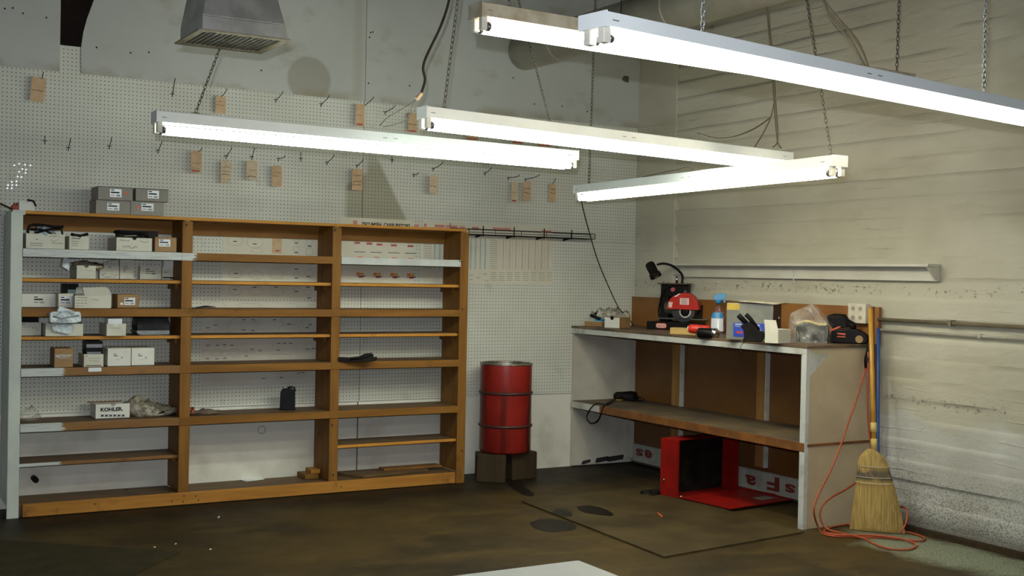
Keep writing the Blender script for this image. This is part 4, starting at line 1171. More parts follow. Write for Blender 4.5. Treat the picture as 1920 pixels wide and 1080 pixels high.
tag(660, 318, 680, 356, 'orange tan tag with three dark lines on the pegboard seam', lines=((.3, .9), (.6, 1.2), (.75, 1.2)))
tag(805, 329, 821, 362, 'pale tag with one black mark in the middle of the pegboard', 'tag_paper_pale', lines=((.6, 1.3),), Y=-.09)
tag(958.5, 342, 971, 379, 'narrow pale tag with red ends near the right of the lower row', 'tag_paper_pale', lines=((.5, .6),), red=True, Y=-.09)
tag(981, 341, 996, 376, 'tag lettered in bold black near the right of the lower row', lines=((.35, 1.4), (.6, 1.5)), Y=-.11)
tag(1030, 345, 1043, 378, 'rightmost tag of the lower row, dark scrawl on it', lines=((.3, 1.2), (.5, 1.2)))

# wire rack
t = Thing('wire_rack', 'black wire display rack fixed to the pegboard beside the shelf top', 'rack', (-1.1, -.06, 1.82))
m = MB()
zr0, zr1 = 1.822, 1.862
for y in (-.003, -.125):
    m.tube([(-1.63, y, zr1), (-.49, y, zr1)], .0028, 6)
m.tube([(-1.63, -.125, 1.838), (-.49, -.125, 1.838)], .0022, 6)
for y in (-.003, -.03, -.06, -.09, -.125): m.tube([(-1.63, y, zr0), (-.49, y, zr0)], .0032, 6)
m.tube([(-.49, -.003, zr1), (-.49, -.125, zr1), (-.49, -.125, zr0), (-.49, -.003, zr0)], .003, 6)
m.tube([(-1.63, -.003, zr1), (-1.63, -.125, zr1), (-1.63, -.125, zr0), (-1.63, -.003, zr0)], .003, 6)
for k in range(1, 5):
    x = -1.63+1.14*k/5; m.tube([(x, -.125, zr1), (x, -.125, zr0), (x, -.003, zr0)], .0022, 6)
t.part('wire_basket', m, 'black_metal')
for x in (-1.51, -1.24, -.97, -.715):
    t.part('bracket', MB().prism([(x, -.125, 1.818), (x, -.002, 1.800), (x, -.002, 1.818)], (.004, 0, 0)).tube([(x, -.128, 1.808), (x, -.128, 1.888)], .004, 6), 'black_metal')
t.part('wire_post', MB().tube([(-1.79, -.128, 1.896), (-1.79, -.128, 1.862), (-1.63, -.128, 1.860)], .003, 6), 'black_metal')

# ================================================================ DRUM ON STUMPS
cx, cy = -1.368, -.27
t = Thing('steel_drum', 'tall red open steel drum with two dark hoops standing on two wood blocks', 'drum', (cx, cy, .20))
R = .193; z0, z1 = .205, .868
prof = [(R-.01, 0), (R, .012)]
t.part('drum_shell', MB().lathe((cx, cy, z0), [(R-.012, 0), (R, .014), (R, z1-z0-.01)], 48, cap1=False), 'drum_red')
t.part('drum_lining', MB().lathe((cx, cy, z0+.01), [(R-.004, 0), (R-.004, z1-z0-.012)], 48, cap1=False), 'steel_rim')
t.part('drum_rim', MB().lathe((cx, cy, z1-.014), [(R, 0), (R+.006, .004), (R+.006, .012), (R-.006, .014), (R-.006, .004), (R, 0)], 48, cap0=False, cap1=False), 'steel_rim', 'bare steel rim')
for zz in (.636, .392):
    t.part('hoop', MB().lathe((cx, cy, zz), [(R-.001, 0), (R+.009, .006), (R+.011, .012), (R+.009, .018), (R-.001, .024)], 48, cap0=False, cap1=False), 'drum_ring')
single('wood_block', MB().hexa([(-1.64,-.33,0),(-1.475,-.47,0),(-1.395,-.36,0),(-1.56,-.16,0),(-1.635,-.33,.203),(-1.47,-.465,.203),(-1.395,-.36,.203),(-1.56,-.16,.203)]), 'stump_wood', 'dark square timber block under the left side of the red drum', 'wood block', bevel=.008)
single('wood_block', MB().hexa([(-1.375,-.40,0),(-1.145,-.375,0),(-1.16,-.15,0),(-1.38,-.17,0),(-1.375,-.40,.203),(-1.145,-.375,.203),(-1.16,-.15,.203),(-1.38,-.17,.203)]), 'stump_wood', 'dark square timber block under the right side of the red drum', 'wood block', bevel=.008)

# ================================================================ WORKBENCH
BX, BY = -.615, -2.615
BT = 1.128                      # height of the bench top
t = Thing('workbench', 'long built-in workbench with white fascia along the concrete wall', 'workbench', (BX/2, BY/2, 0))
t.part('bench_top', MB().box(BX-.006, -.012, BY-.012, -.006, BT-.018, BT), 'bench_top', bevel=.002)
t.part('fascia', MB().box(BX-.004, BX+.016, BY+.03, -.006, 1.070, BT-.0185), 'old_white_paint', 'white painted fascia board', bevel=.003)
t.part('end_panel', MB().box(BX+.012, -.012, -.024, -.006, .012, BT-.0185), 'bench_panel_cool', 'white painted inner end panel')
t.part('end_panel', MB().box(BX, -.012, BY, BY+.018, .0, BT-.0185), 'bench_panel', 'cream painted outer end panel', bevel=.001)
t.part('corner_post', MB().box(BX-.002, BX+.028, BY-.004, BY+.04, .0, BT-.019), 'old_white_paint')
t.part('peeled_patch', MB().prism([onY(a, b, BY-.001) for a, b in ((1516,661),(1553,664),(1546,675),(1535,688),(1519,705),(1516,700))], (0, -.0012, 0)), 'old_white_paint')
mz = .532
t.part('middle_shelf', MB().box(BX+.004, -.014, BY+.02, -.026, mz-.018, mz), 'bench_shelf_top', bevel=.002)
t.part('shelf_edge', MB().box(BX-.004, BX+.022, BY-.002, -.026, mz-.058, mz-.002), 'bench_shelf_edge', bevel=.003)
t.part('painted_edge', MB().box(BX-.0055, BX+.01, -.42, -.027, mz-.052, mz-.003), 'old_white_paint', 'white brushed end of the shelf edge')
t.part('back_panel', MB().box(-.030, -.012, BY+.02, -.026, .17, BT-.02), 'shaded_hardboard')
t.part('splash_panel', MB().box(-.030, -.006, BY-.03, -.006, BT+.001, 1.366), 'brown_hardboard')
for y0, y1 in ((-.70, -.60), (-1.655, -1.565)):
    for z0, z1 in ((.20, mz-.06), (mz+.001, BT-.02)):
        t.part('stud', MB().box(-.065, -.031, y0, y1, z0, z1), 'stud_wood', bevel=.002)
        t.part('stud_caulk', MB().box(-.067, -.031, y0-.010, y0-.0005, z0, z1), 'old_white_paint')
t.part('stud', MB().box(-.075, -.031, -.075, -.027, .05, BT-.02), 'bench_panel_cool')
t.part('side_batten', MB().box(BX+.02, -.02, BY-.006, BY, .505, .522), 'bench_shelf_edge', 'brown batten across the outer end')
t.part('edge_trim', MB().box(-.035, -.012, BY-.014, BY+.0, .02, BT-.02), 'bench_shelf_edge')
sg = t.part('sign_board', MB().box(-.045, -.031, BY+.02, -.08, .028, .168), 'sign_white', 'old white signboard with dark red letters upside down')
def sign_letter(ch, ya, yb, za, zb):
    # upside-down letters: text runs toward +y and its top points down
    mb = text_mb(ch, (-.0462, ya, zb), (0, 1, 0), (0, 0, -1), abs(yb-ya), bold=.035, height=zb-za)
    t.part('sign_letter', mb, 'sign_red', under=sg)
sign_letter('s', -.225, -.125, .075, .135)
sign_letter('e', -.345, -.245, .075, .140)
sign_letter('s', -1.955, -1.855, .065, .125)
sign_letter('F', -1.80, -1.675, .050, .150)
sign_letter('a', -1.56, -1.45, .055, .125)
m = MB()
for (a, b, c_, d_) in ((1090,861,1108,871),(1116,855,1142,868),(1138,852,1170,866)):
    p = onY(a, d_, -.0245); q = onY(c_, b, -.0245)
    m.prism([(p.x,-.0245,p.z+.004),(p.x+.02,-.0245,p.z),(q.x-.01,-.0245,p.z+.012),(q.x,-.0245,q.z-.006),(q.x-.015,-.0245,q.z),(p.x+.01,-.0245,q.z-.01)], (0, -.0012, 0))
t.part('black_scuff', m, 'ink_black')

# angle grinder with its cord on the middle shelf
g0 = onZ(1172, 752, mz)
t = Thing('angle_grinder', 'small black power tool with a looping cord on the bench middle shelf', 'power tool', g0)
f = Fr(1172, 752, mz); 
m = MB(); m.lathe(f.P(-22, 7.5, .05), [(.014, 0), (.034, .02), (.040, .09), (.046, .14), (.040, .18), (.014, .195)], 16, axis=f.R)
t.part('tool_body', m, 'black_worn')
t.part('gear_head', MB().lathe(f.P(14, 1, .05), [(.045, 0), (.045, .012), (.03, .014), (.026, .05)], 18), 'black_plastic')
t.part('guard', MB().lathe(f.P(-12, 1, .03), [(.035, 0), (.035, .006)], 18), 'yellow_print', 'yellowish disc guard')
pts = [f.P(-18, 4, .05), onZ(1140, 758, mz+.01), onZ(1118, 757, mz+.012), onX(1106, 768, BX-.02), onX(1100, 782, BX-.03), onX(1107, 793, BX-.03), onX(1120, 789, BX-.03), onX(1128, 772, BX-.02), onZ(1133, 760, mz+.012), onZ(1150, 750, mz+.01), onZ(1163, 745, mz+.03), onZ(1180, 742, mz+.035), onZ(1205, 747, mz+.01), onZ(1203, 752, mz+.008), onZ(1190, 750, mz+.008)]
t.part('cord', cable(None, None, pts, .005, None), 'black_plastic')

# ---- things on the bench top
f = Fr(1129, 612, BT, 0)
# left pair of cartons
def rbox(name, label, px, py, z, rot, w_, h_, d_, mat, cat='box', openb=True, th=.003):
    f = Fr(px, py, z+.001, rot); s_ = f.s
    T = Thing(name, label, cat, f.P(w_/2, 0, d_/2)); m = MB()
    W_ = w_; 
    if openb:
        f.box(m, 0, W_, 0, th/s_, 0, d_); f.box(m, 0, W_, th/s_, h_, 0, th); f.box(m, 0, W_, th/s_, h_, d_-th, d_)
        f.box(m, 0, th/s_, th/s_, h_, th, d_-th); f.box(m, W_-th/s_, W_, th/s_, h_, th, d_-th)
    else: f.box(m, 0, W_, 0, h_, 0, d_)
    T.part('carton', m, mat, bevel=0 if openb else .002); return T, f
T, f = rbox('cardboard_box', 'small white fronted carton under a plastic bag at the left end of the bench', 1133.5, 614.5, BT, -30, 32, 20, .17, 'box_kraft')
T.part('white_front', f.box(MB(), .3, 31.7, .5, 19.8, -.0015, 0), 'box_bright', 'white printed front')
m = MB(); m.lathe(f.P(16, 19, -.0025), [(.016, 0), (.016, .001)], 14, axis=f.B); T.part('thumb_notch', m, 'black_worn')
T, f = rbox('cardboard_box', 'open kraft tray with papers at the far left end of the bench', 1096, 611, BT, -25, 36, 9, .20, 'box_kraft')
m = MB(); f.box(m, 1, 34, 3, 9.5, .01, .16); single('paper_stack', m, 'box_bright', 'stack of pale papers in the kraft tray', 'papers')
m = MB(); f.box(m, 19, 33, 9.8, 13.5, .012, .12); single('blue_packet', m, 'cyan_plastic', 'small light blue packet on the papers in the tray', 'packet')
m = MB(); m.tube([f.P(9, 20, .03), f.P(18, 17.5, .02), f.P(31, 13.8, .01)], .013, 6); single('hand_tool', m, 'black_plastic', 'black handle lying over the kraft tray', 'tool')
fb = Fr(1140, 611, BT, 0); m = MB(); rnd = random.Random(77)
vs = []; NX, NW = 22, 9
for j in range(NW+1):
    for i in range(NX+1):
        u = -44+84*i/NX; w_ = -.01+.25*j/NW
        edge = min(i, NX-i)/NX*2
        v = 23+8*math.sin(PI*min(1, i/NX*1.1))+3*math.sin(i*.9+j*1.3)+2*math.sin(i*2.1-j)-(9 if j in (0, NW) else 0)-(7 if i in (0, NX) else 0)+rnd.uniform(-1, 1)
        q_ = fb.P(u+rnd.uniform(-1, 1), max(v, 14), w_); vs.append(V((min(q_.x, -.05), min(q_.y, -.02), q_.z)))
m.add(vs, [(j*(NX+1)+i, j*(NX+1)+i+1, (j+1)*(NX+1)+i+1, (j+1)*(NX+1)+i) for j in range(NW) for i in range(NX)], False)
m.sm = [True]*len(m.f)
single('plastic_sheet', m, 'milky_bag', 'crumpled milky plastic draped over the two bench cartons', 'plastic')

# saw chain sharpener
f = Fr(1212, 617, BT, -24)
t = Thing('chain_grinder', 'black and red bench chain grinder with a gooseneck lamp', 'grinder', f.P(55, 0, .12))
t.part('base', f.box(MB(), 0, 112, 0, 15, 0, .26), 'black_metal', bevel=.004)
m = MB()
cx_, cz_ = 30, 7.6
ol = []
for k in range(28):
    a = 2*PI*k/28; u = math.copysign(abs(math.cos(a))**.35, math.cos(a)); v = math.copysign(abs(math.sin(a))**.6, math.sin(a)); ol.append((u, v))
lg = t.part('logo_plate', MB().prism([f.P(cx_+u*11, cz_+v*4.9, -.001) for u, v in ol], f.B*-.001), 'machine_red')
t.part('logo_border', MB().prism([f.P(cx_+u*9.6, cz_+v*3.7, -.0022) for u, v in ol], f.B*-.0006), 'sticker', under=lg)
tm = text_mb('OREGON', f.P(cx_-7.8, cz_-2.2, -.0034), f.R, UP, 15.6*f.s, bold=.03, height=4.4*f.s)
t.part('logo_lettering', tm, 'machine_red', under=lg)
t.part('vise_plate', f.box(MB(), 14, 118, 20, 22, .03, .20), 'motor_grey', bevel=.001)
t.part('column', f.box(MB(), 16, 32, 15, 62, .10, .20), 'black_metal', bevel=.003)
t.part('swing_arm', f.box(MB(), 16, 100, 40, 60, .20, .24), 'black_worn', bevel=.003)
br = t.part('switch_bracket', f.box(MB(), 17, 73, 62, 85, .10, .14), 'black_metal', bevel=.002)
t.part('bracket_flange', f.box(MB(), 14, 73, 85, 87, .06, .18), 'rust_side', under=br)
t.part('switch_knob', MB().lathe(f.P(43, 75, .10), [(.014, 0), (.016, -.004), (.016, -.022)], 14, axis=f.B), 'ink_red', 'red switch knob', under=br)
t.part('wing_nut', MB().lathe(f.P(68, 72, .10), [(.009, 0), (.009, -.02)], 10, axis=f.B), 'chrome', under=br)
t.part('motor', MB().lathe(f.P(26, 41, .12), [(.03, 0), (.052, .006), (.052, .13), (.03, .15)], 24, axis=f.R), 'motor_grey', 'grey green motor')
t.part('rear_housing', MB().prism([f.P(u, v, .09) for u, v in ((86,22),(126,22),(130,30),(124,44),(108,50),(94,46))], f.B*.06), 'black_worn', bevel=.004)
ws = 34*f.s
t.part('grinding_wheel', MB().lathe(f.P(70, 38, .03), [(.0, 0), (23*f.s, 0), (23*f.s, .014), (0, .014)], 40, axis=f.B, cap0=False, cap1=False), 'stone_grey')
t.part('wheel_ring', MB().lathe(f.P(74, 35, .028), [(9*f.s, 0), (11.5*f.s, 0), (11.5*f.s, -.002), (9*f.s, -.002), (9*f.s, 0)], 32, axis=f.B, cap0=False, cap1=False), 'sticker', 'white ring')
t.part('wheel_hub', MB().lathe(f.P(74, 35, .029), [(9*f.s, 0), (9*f.s, -.004), (4*f.s, -.016)], 24, axis=f.B), 'black_plastic')
ol = [(76+26*math.cos(a), 39+31*math.sin(a)) for a in [PI*k/24 for k in range(25)]]
gd = t.part('wheel_guard', MB().prism([f.P(u, v, .0) for u, v in ol], f.B*.055), 'machine_red', 'red wheel guard', bevel=.002)
ol = [(62+24*math.cos(a), 39+27*math.sin(a)) for a in [PI*(.35+.65*k/16) for k in range(17)]]+[(80, 39)]
t.part('guard_side', MB().prism([f.P(u, v, .02) for u, v in ol], f.B*.06), 'machine_red', under=gd)
t.part('guard_strip', MB().prism([f.P(u, v, .018) for u, v in ((52,62),(62,68),(72,68.5),(64,62.5))], f.B*-.002), 'fixture_new', under=gd)
st = t.part('warning_sticker', f.box(MB(), 66, 84, 48, 60, -.0012, -.0004), 'sticker', under=gd)
m = MB()
for v in (57.5, 55, 52.6, 50.2): f.box(m, 69, 81, v-.5, v+.4, -.0022, -.0013)
t.part('sticker_print', m, 'ink_red', under=gd)
t.part('side_sticker', f.box(MB(), 42, 50, 42, 52, .018, .0195), 'sticker', under=gd)
lp = t.part('lamp_post', MB().lathe(f.P(47, 87, .12), [(.011, 0), (.011, .055)], 14), 'chrome')
t.part('post_knob', MB().lathe(f.P(46, 101, .12), [(.004, 0), (.030, .002), (.030, .006), (.004, .009)], 18), 'chrome', under=lp)
gp = [f.P(u, v, w_) for u, v, w_ in ((56,86,.13),(57,100,.13),(52,109,.12),(43,117,.11),(32,122,.10),(20,123.5,.09),(10,121,.08))]
gn = t.part('gooseneck', cable(None, None, gp, .0095, None), 'black_worn')
ax = (f.P(4, 105, 0)-f.P(-6, 122, 0)).normalized()
hd = t.part('lamp_head', MB().lathe(f.P(-5, 124, .07), [(.022, -.004), (.034, .004), (.038, .03), (.036, .085), (.044, .092), (.046, .125), (.040, .125), (.034, .10)], 24, axis=ax, cap1=False), 'black_worn')
t.part('bulb', MB().lathe(f.P(-5, 124, .07)+ax*.085, [(.012, 0), (.024, .014), (.026, .032), (.014, .045)], 16, axis=ax), 'chrome', under=hd)
t.part('feed_cable', cable(None, None, [f.P(u, v, w_) for u, v, w_ in ((42,84,.09),(30,78,.07),(22,66,.07),(18,50,.08),(14,40,.10),(12,28,.12),(14,16,.14))], .006, None), 'black_plastic')

# wood block, red flashlight/drill
f = Fr(1256, 626, BT, -22)
single('wood_block', f.box(MB(), 0, 50, 0, 12, 0, .07), 'block_yellow', 'pale yellow wood block in front of the chain grinder', 'wood block', bevel=.002)
f = Fr(1283, 631, BT, -15)
t = Thing('air_tool', 'red air tool with a chrome head lying beside the spray bottle', 'power tool', f.P(30, 0, .09))
t.part('red_barrel', MB().lathe(f.P(1, 14, .10), [(.020, 0), (.030, .008), (.032, .05), (.030, .13), (.024, .15)], 20, axis=f.R-UP*.02), 'machine_red')
t.part('barrel_cap', MB().lathe(f.P(1, 14, .10), [(.018, 0), (.018, -.006)], 20, axis=f.R), 'sticker', 'white end plate')
t.part('black_body', MB().lathe(f.P(24, 7.5, .02), [(.026, 0), (.036, .01), (.036, .11), (.030, .125)], 20, axis=f.R), 'black_plastic')
t.part('chrome_head', MB().lathe(f.P(53, 8, .02), [(.026, -.01), (.034, .004), (.036, .025), (.026, .040), (.010, .046)], 20, axis=f.R-f.B*.4), 'chrome')
f = Fr(1346, 625, BT)
t = Thing('spray_bottle', 'spray bottle with a bright blue trigger in front of the metal box', 'bottle', f.P(0, 0, .03))
q = f.s
t.part('bottle_body', MB().lathe(f.P(0, 0, .04), [(12*q, 0), (13.5*q, 2*q), (14*q, 14*q), (13.5*q, 28*q), (9*q, 40*q), (5*q, 46*q), (4.2*q, 56*q)], 28, xa=f.R, sq=.6), 'bottle_plastic')
m = MB()
vs = []; N = 10
for (v, r_) in ((4, 14.3), (30, 13.6), (38, 10.8)):
    for k in range(N+1):
        a = PI+PI*(.12+.62*k/N); vs.append(f.P(math.cos(a)*r_, v, .04+math.sin(a)*r_*q*.62))
m.add(vs, [(j*(N+1)+k, j*(N+1)+k+1, (j+1)*(N+1)+k+1, (j+1)*(N+1)+k) for j in range(2) for k in range(N)], True)
lb = t.part('bottle_label', m, 'label_white')
m = MB(); vs = []
for (v, r_) in ((28, 14.2), (39, 10.9)):
    for k in range(N+1):
        a = PI+PI*(.12+.62*k/N); vs.append(f.P(math.cos(a)*r_, v, .038+math.sin(a)*r_*q*.62))
m.add(vs, [(k, k+1, N+2+k, N+1+k) for k in range(N)], True)
t.part('label_band', m, 'cyan_plastic', under=lb)
t.part('trigger_collar', MB().lathe(f.P(0, 56, .04), [(5.5*q, 0), (5.8*q, 5*q), (4*q, 7*q)], 18), 'cyan_plastic')
t.part('trigger_head', MB().prism([f.P(u, v, .025) for u, v in ((-11,66),(-6,62),(4,62),(10,64),(13,68),(14,74),(4,75),(-6,73))], f.B*.028), 'cyan_plastic', bevel=.003)
t.part('trigger_lever', MB().prism([f.P(u, v, .03) for u, v in ((8,66),(11,66),(13,58),(10,57))], f.B*.016), 'cyan_plastic', bevel=.001)

# metal box with blue print
f = Fr(1361, 636.5, BT, -16)
t = Thing('metal_box', 'tall grey sheet metal box with a blue printed panel and a loose lid', 'box', f.P(43, 0, .1))
t.part('box_body', f.box(MB(), 0, 88, 0, 69, 0, .22), 'zinc_sheet', bevel=.003)
t.part('right_side', MB().obox(f.P(88, 1, .004)+f.R*.0002, f.R*.001, f.B*.212, UP*(67*f.s)), 'rust_side', 'dark rusty right side')
t.part('lock_knob', MB().lathe(f.P(88, 42, .12), [(.010, 0), (.012, .012), (.004, .016)], 14, axis=f.R), 'chrome')
t.part('yellow_note', f.box(MB(), 1, 25, 56, 68, -.0016, -.0006), 'yellow_print', 'yellow paper note')
bp = t.part('blue_panel', f.box(MB(), 14, 72, 6, 32, -.0016, -.0006), 'blue_print', 'blue printed panel')
m = MB()
for (a, b, c_, d_) in ((17,28,30,30.5),(17,25,28,26),(55,27,64,30),(55,23,66,24),(55,19.5,69,20.5),(55,16,66,17)): f.box(m, a, c_, min(b, d_), max(b, d_), -.0026, -.0017)
split(t, 'panel_print', m, 'ink_teal', bp)
t.part('red_print', f.box(MB(), 20, 32, 12, 17, -.0026, -.0017), 'ink_red', under=bp)
t.part('loose_lid', MB().prism([f.P(u, v, -.02) for u, v in ((20,73),(32,74),(70,73),(102,70.5),(94,68),(60,70),(30,71.5))], f.B*.24), 'fixture_cream', bevel=.001)
t.part('lid_shadow_gap', f.box(MB(), 2, 87, 69.05, 70, .004, .21), 'rust_side')
f = Fr(1391, 641, BT, -5)
t = Thing('tool_holder', 'dark greasy cast tool fixture leaning in front of the metal box', 'tool', f.P(20, 0, .04))
t.part('cast_body', MB().prism([f.P(u, v, .0) for u, v in ((0,0),(36,1),(41,8),(40,20),(30,22),(26,30),(12,38),(4,34),(-4,30),(2,22),(4,10))], f.B*.06), 'black_worn', bevel=.006)
t.part('prong', MB().tube([f.P(12, 30, .02), f.P(-4, 46, .01), f.P(-8, 50, .01)], .018, 6), 'black_plastic')
t.part('prong', MB().tube([f.P(30, 22, .02), f.P(14, 44, .01), f.P(6, 52, .01)], .015, 6), 'black_worn')
t.part('wire_tail', cable(None, None, [f.P(14, 4, -.01), f.P(4, -2, -.05), onX(1388, 652, BX-.012), onX(1391, 661, BX-.012)], .0022, None), 'cable_dark')

T, f = rbox('cardboard_box', 'open small white carton with its flap up beside the bagged part', 1434, 642.5, BT, -34, 29, 26, .14, 'box_white')
T.part('flap', MB().prism([f.P(u, v, .0) for u, v in ((0,26),(28,26),(23,43),(-3,43))], f.B*.003), 'box_white')
# bagged assembly
f = Fr(1486, 642, BT, -10)
t = Thing('bagged_part', 'machine part tied up in a clear plastic bag, peak upright', 'bag', f.P(28, 0, .08))
t.part('part_body', f.box(MB(), 4, 60, 1, 34, .02, .16), 'black_worn', bevel=.01)
t.part('bright_cap', MB().lathe(f.P(26, 34, .05), [(.03, 0), (.026, .02), (.01, .03)], 16), 'chrome')
t.part('yellow_hose', cable(None, None, [f.P(u, v, .01) for u, v in ((4,38),(8,35),(20,40),(34,39),(48,35),(62,36))], .009, None), 'straw_band')
t.part('bag_film', MB().add([f.P(u, v, w_) for u, v, w_ in ((-2,0,-.02),(64,0,-.02),(66,0,.19),(-4,0,.19),(-8,34,-.01),(66,34,-.01),(68,34,.19),(-8,34,.19),(-6,54,.03),(50,52,.02),(48,56,.14),(-4,56,.14),(14,66,.06),(32,74,.05),(36,72,.11),(16,66,.12))],
       [(0,1,5,4),(1,2,6,5),(2,3,7,6),(3,0,4,7),(4,5,9,8),(5,6,10,9),(6,7,11,10),(7,4,8,11),(8,9,13,12),(9,10,14,13),(10,11,15,14),(11,8,12,15),(12,13,14,15)]), 'clear_bag')
m = MB()
for u0, v0, u1, v1 in ((-4,44,6,28),(22,68,28,56),(30,66,40,44),(8,22,14,4)): m.tube([f.P(u0, v0, -.022), f.P((u0+u1)/2+1, (v0+v1)/2, -.024), f.P(u1, v1, -.022)], [.002, .005, .002], 5)
t.part('bag_fold', m, 'silver_foil')
# power saw
f = Fr(1556, 643, BT, -8)
t = Thing('power_saw', 'black and orange electric saw lying at the right end of the bench', 'power tool', f.P(32, 0, .08))
t.part('saw_body', MB().prism([f.P(u, v, .0) for u, v in ((0,3),(6,0),(62,0),(68,4),(69,12),(64,20),(50,26),(36,28),(20,26),(4,24),(-2,14))], f.B*.12), 'black_plastic', bevel=.008)
m = MB(); m.prism([f.P(u, v, -.0015) for u, v in ((12,19.5),(28,19),(28,16),(14,17))], f.B*.001); m.prism([f.P(u, v, -.0015) for u, v in ((13,13.5),(28,13.5),(28,11.5),(13,11.5))], f.B*.001); m.prism([f.P(u, v, -.0015) for u, v in ((-1,24),(16,32),(20,31),(2,22))], f.B*.004)
t.part('orange_stripe', m, 'orange_plastic', 'orange stripes')
t.part('filler_window', MB().lathe(f.P(53, 9, 0), [(.024, 0), (.024, -.002)], 20, axis=f.B), 'box_kraft')
t.part('top_handle', MB().tube([f.P(u, v, .05) for u, v in ((-6,46),(6,47),(22,46),(28,38),(40,34),(40,28))], [.02,.03,.032,.028,.022,.02], 10), 'black_worn')
t.part('handle_block', MB().prism([f.P(u, v, .02) for u, v in ((-8,50),(20,50),(28,44),(28,36),(34,30),(4,26),(-4,36))], f.B*.05), 'black_plastic', bevel=.006)
# outlet box on the splash board
a = onX(1590, 605, -.075); b = onX(1624, 570, -.075)
t = Thing('outlet_box', 'ivory double outlet box with four sockets above the bench end', 'outlet', (-.055, (a.y+b.y)/2, a.z))
t.part('box_cover', MB().box(-.078, -.031, a.y, b.y, a.z, b.z), 'outlet_ivory', bevel=.003)
for k, (u, v) in enumerate(((.30,.74),(.70,.74),(.30,.28),(.70,.28))):
    yy = a.y+(b.y-a.y)*u; zz = a.z+(b.z-a.z)*v
    rc = t.part('socket', MB().lathe((-.078, yy, zz), [(.016, 0), (.016, .0015)], 18, axis=(-1, 0, 0)), 'outlet_slot')
    t.part('socket_slot', MB().box(-.0805, -.0797, yy-.007, yy-.004, zz-.002, zz+.006).box(-.0805, -.0797, yy+.004, yy+.007, zz-.002, zz+.006), 'ink_black', under=rc)

# ledge on the concrete wall
a = onX(1256, 495, -.10); b = onX(1741, 494, -.10)
t = Thing('wall_ledge', 'long narrow white wall ledge with a low backboard above the bench', 'ledge', (-.05, (a.y+b.y)/2, 1.54))
t.part('ledge_top', MB().box(-.105, .004, b.y, a.y, 1.622, 1.640), 'ledge_paint', bevel=.002)
t.part('back_board', MB().box(-.022, .004, b.y, a.y, 1.536, 1.6215), 'ledge_paint', bevel=.002)
t.part('end_bracket', MB().prism([(-.100, b.y+.001, 1.6215), (-.022, b.y+.001, 1.6215), (-.022, b.y+.001, 1.540)], (0, .018, 0)), 'ledge_paint')
p = onX(1486, 510, -.03)
t.part('white_drip', MB().tube([(-.026, p.y, 1.60), (-.027, p.y-.004, 1.54), (-.008, p.y-.004, 1.50), (-.006, p.y, 1.44)], [.006, .005, .004, .002], 8), 'white_paint', 'white caulk drip under the ledge')

# conduits on the concrete
t = Thing('wall_conduit', 'upper thicker grey conduit running along the concrete wall', 'conduit', (-.03, -5.8, 1.28))
t.part('pipe', MB().tube([(-.028, -2.64, 1.289), (-.028, -9.4, 1.289)], .0125, 10), 'conduit_dark')
m = MB()
for y in (-3.2, -4.6, -6.): m.box(-.045, .0, y-.012, y+.012, 1.272, 1.306)
t.part('pipe_clip', m, 'conduit_dark')
t = Thing('wall_conduit', 'lower thin whitish conduit running along the concrete wall', 'conduit', (-.02, -5.8, 1.22))
t.part('pipe', MB().tube([(-.020, -2.64, 1.223), (-.020, -9.4, 1.223)], .009, 10), 'conduit')
m = MB()
for y in (-3.4, -4.9): m.box(-.032, .0, y-.010, y+.010, 1.212, 1.234)
t.part('pipe_clip', m, 'conduit')

# ================================================================ BROOM, POLES, EXTENSION CORD
yb_ = BY-.02
pb = onZ(1648, 998, 0)
top = onY(1632, 578, -2.70)
bx = V((-.235, -2.86, 0))
d = (top-V((-.22, -2.85, .45)))
t = Thing('broom', 'straw broom with a yellow stick leaning on the bench end', 'broom', bx)
hA = onY(1640, 872, -2.82)
t.part('stick', MB().tube([hA, hA+(top-hA)*.5, top], .0145, 12), 'broom_stick')
# straw fan
R_ = V((math.cos(.9), -math.sin(.9), 0)); B_ = V((R_.y*-1, R_.x, 0))
fr = Fr(1648, 1000, 0.0)
R_, B_ = fr.R, fr.B
rows = []
prof = [(0.004, 50, .030, 0), (.02, 49, .036, 0), (.12, 44, .045, -1), (.22, 38, .045, -2), (.30, 33, .042, -3.5), (.36, 30, .040, -5), (.41, 27.5, .036, -6.5), (.455, 22, .030, -7.5), (.49, 12, .022, -8.5), (.505, 6, .016, -9)]
hp = Thing
vs = []; N = 28
q = fr.s
for z, hw, hd_, off in prof:
    c = V((-.255, -2.86, z))
    c = onY(1648+off, 1000, -2.86); c = V((onY(1648+off, 900, -2.86).x, -2.86+z*.06, z))
    for k in range(N):
        a = 2*PI*k/N; wob = 1+.03*math.sin(k*5+z*3)
        vs.append(c+R_*(math.cos(a)*hw*q*wob)+B_*(math.sin(a)*hd_*wob))
fs = [(j*N+k, j*N+(k+1) % N, (j+1)*N+(k+1) % N, (j+1)*N+k) for j in range(len(prof)-1) for k in range(N)]
t.part('straw_head', MB().add(vs, fs+[tuple(range(N))[::-1], tuple(range((len(prof)-1)*N, len(prof)*N))], False), 'broom_straw')
m = MB()
for zi, hw in ((.40, 28.3), (.335, 31.7), (.30, 33.6)):
    c = V((onY(1643, 900, -2.86).x, -2.86+zi*.06, zi))
    m.tube([c+R_*(math.cos(a)*hw*q)+B_*(math.sin(a)*.047) for a in [2*PI*k/28 for k in range(28)]], .0022, 5, closed=True)
t.part('stitching', m, 'string_white')
m = MB()
for a_, b_ in ((0, .06), (.09, .16), (.20, .26)):
    p0 = hA+(top-hA).normalized()*a_; p1 = hA+(top-hA).normalized()*b_
    m.tube([p0, p1], .019, 14)
t.part('ferrule_band', m, 'straw_band')
a = onY(1645, 870, -2.70); b = onY(1647, 615, -2.68)
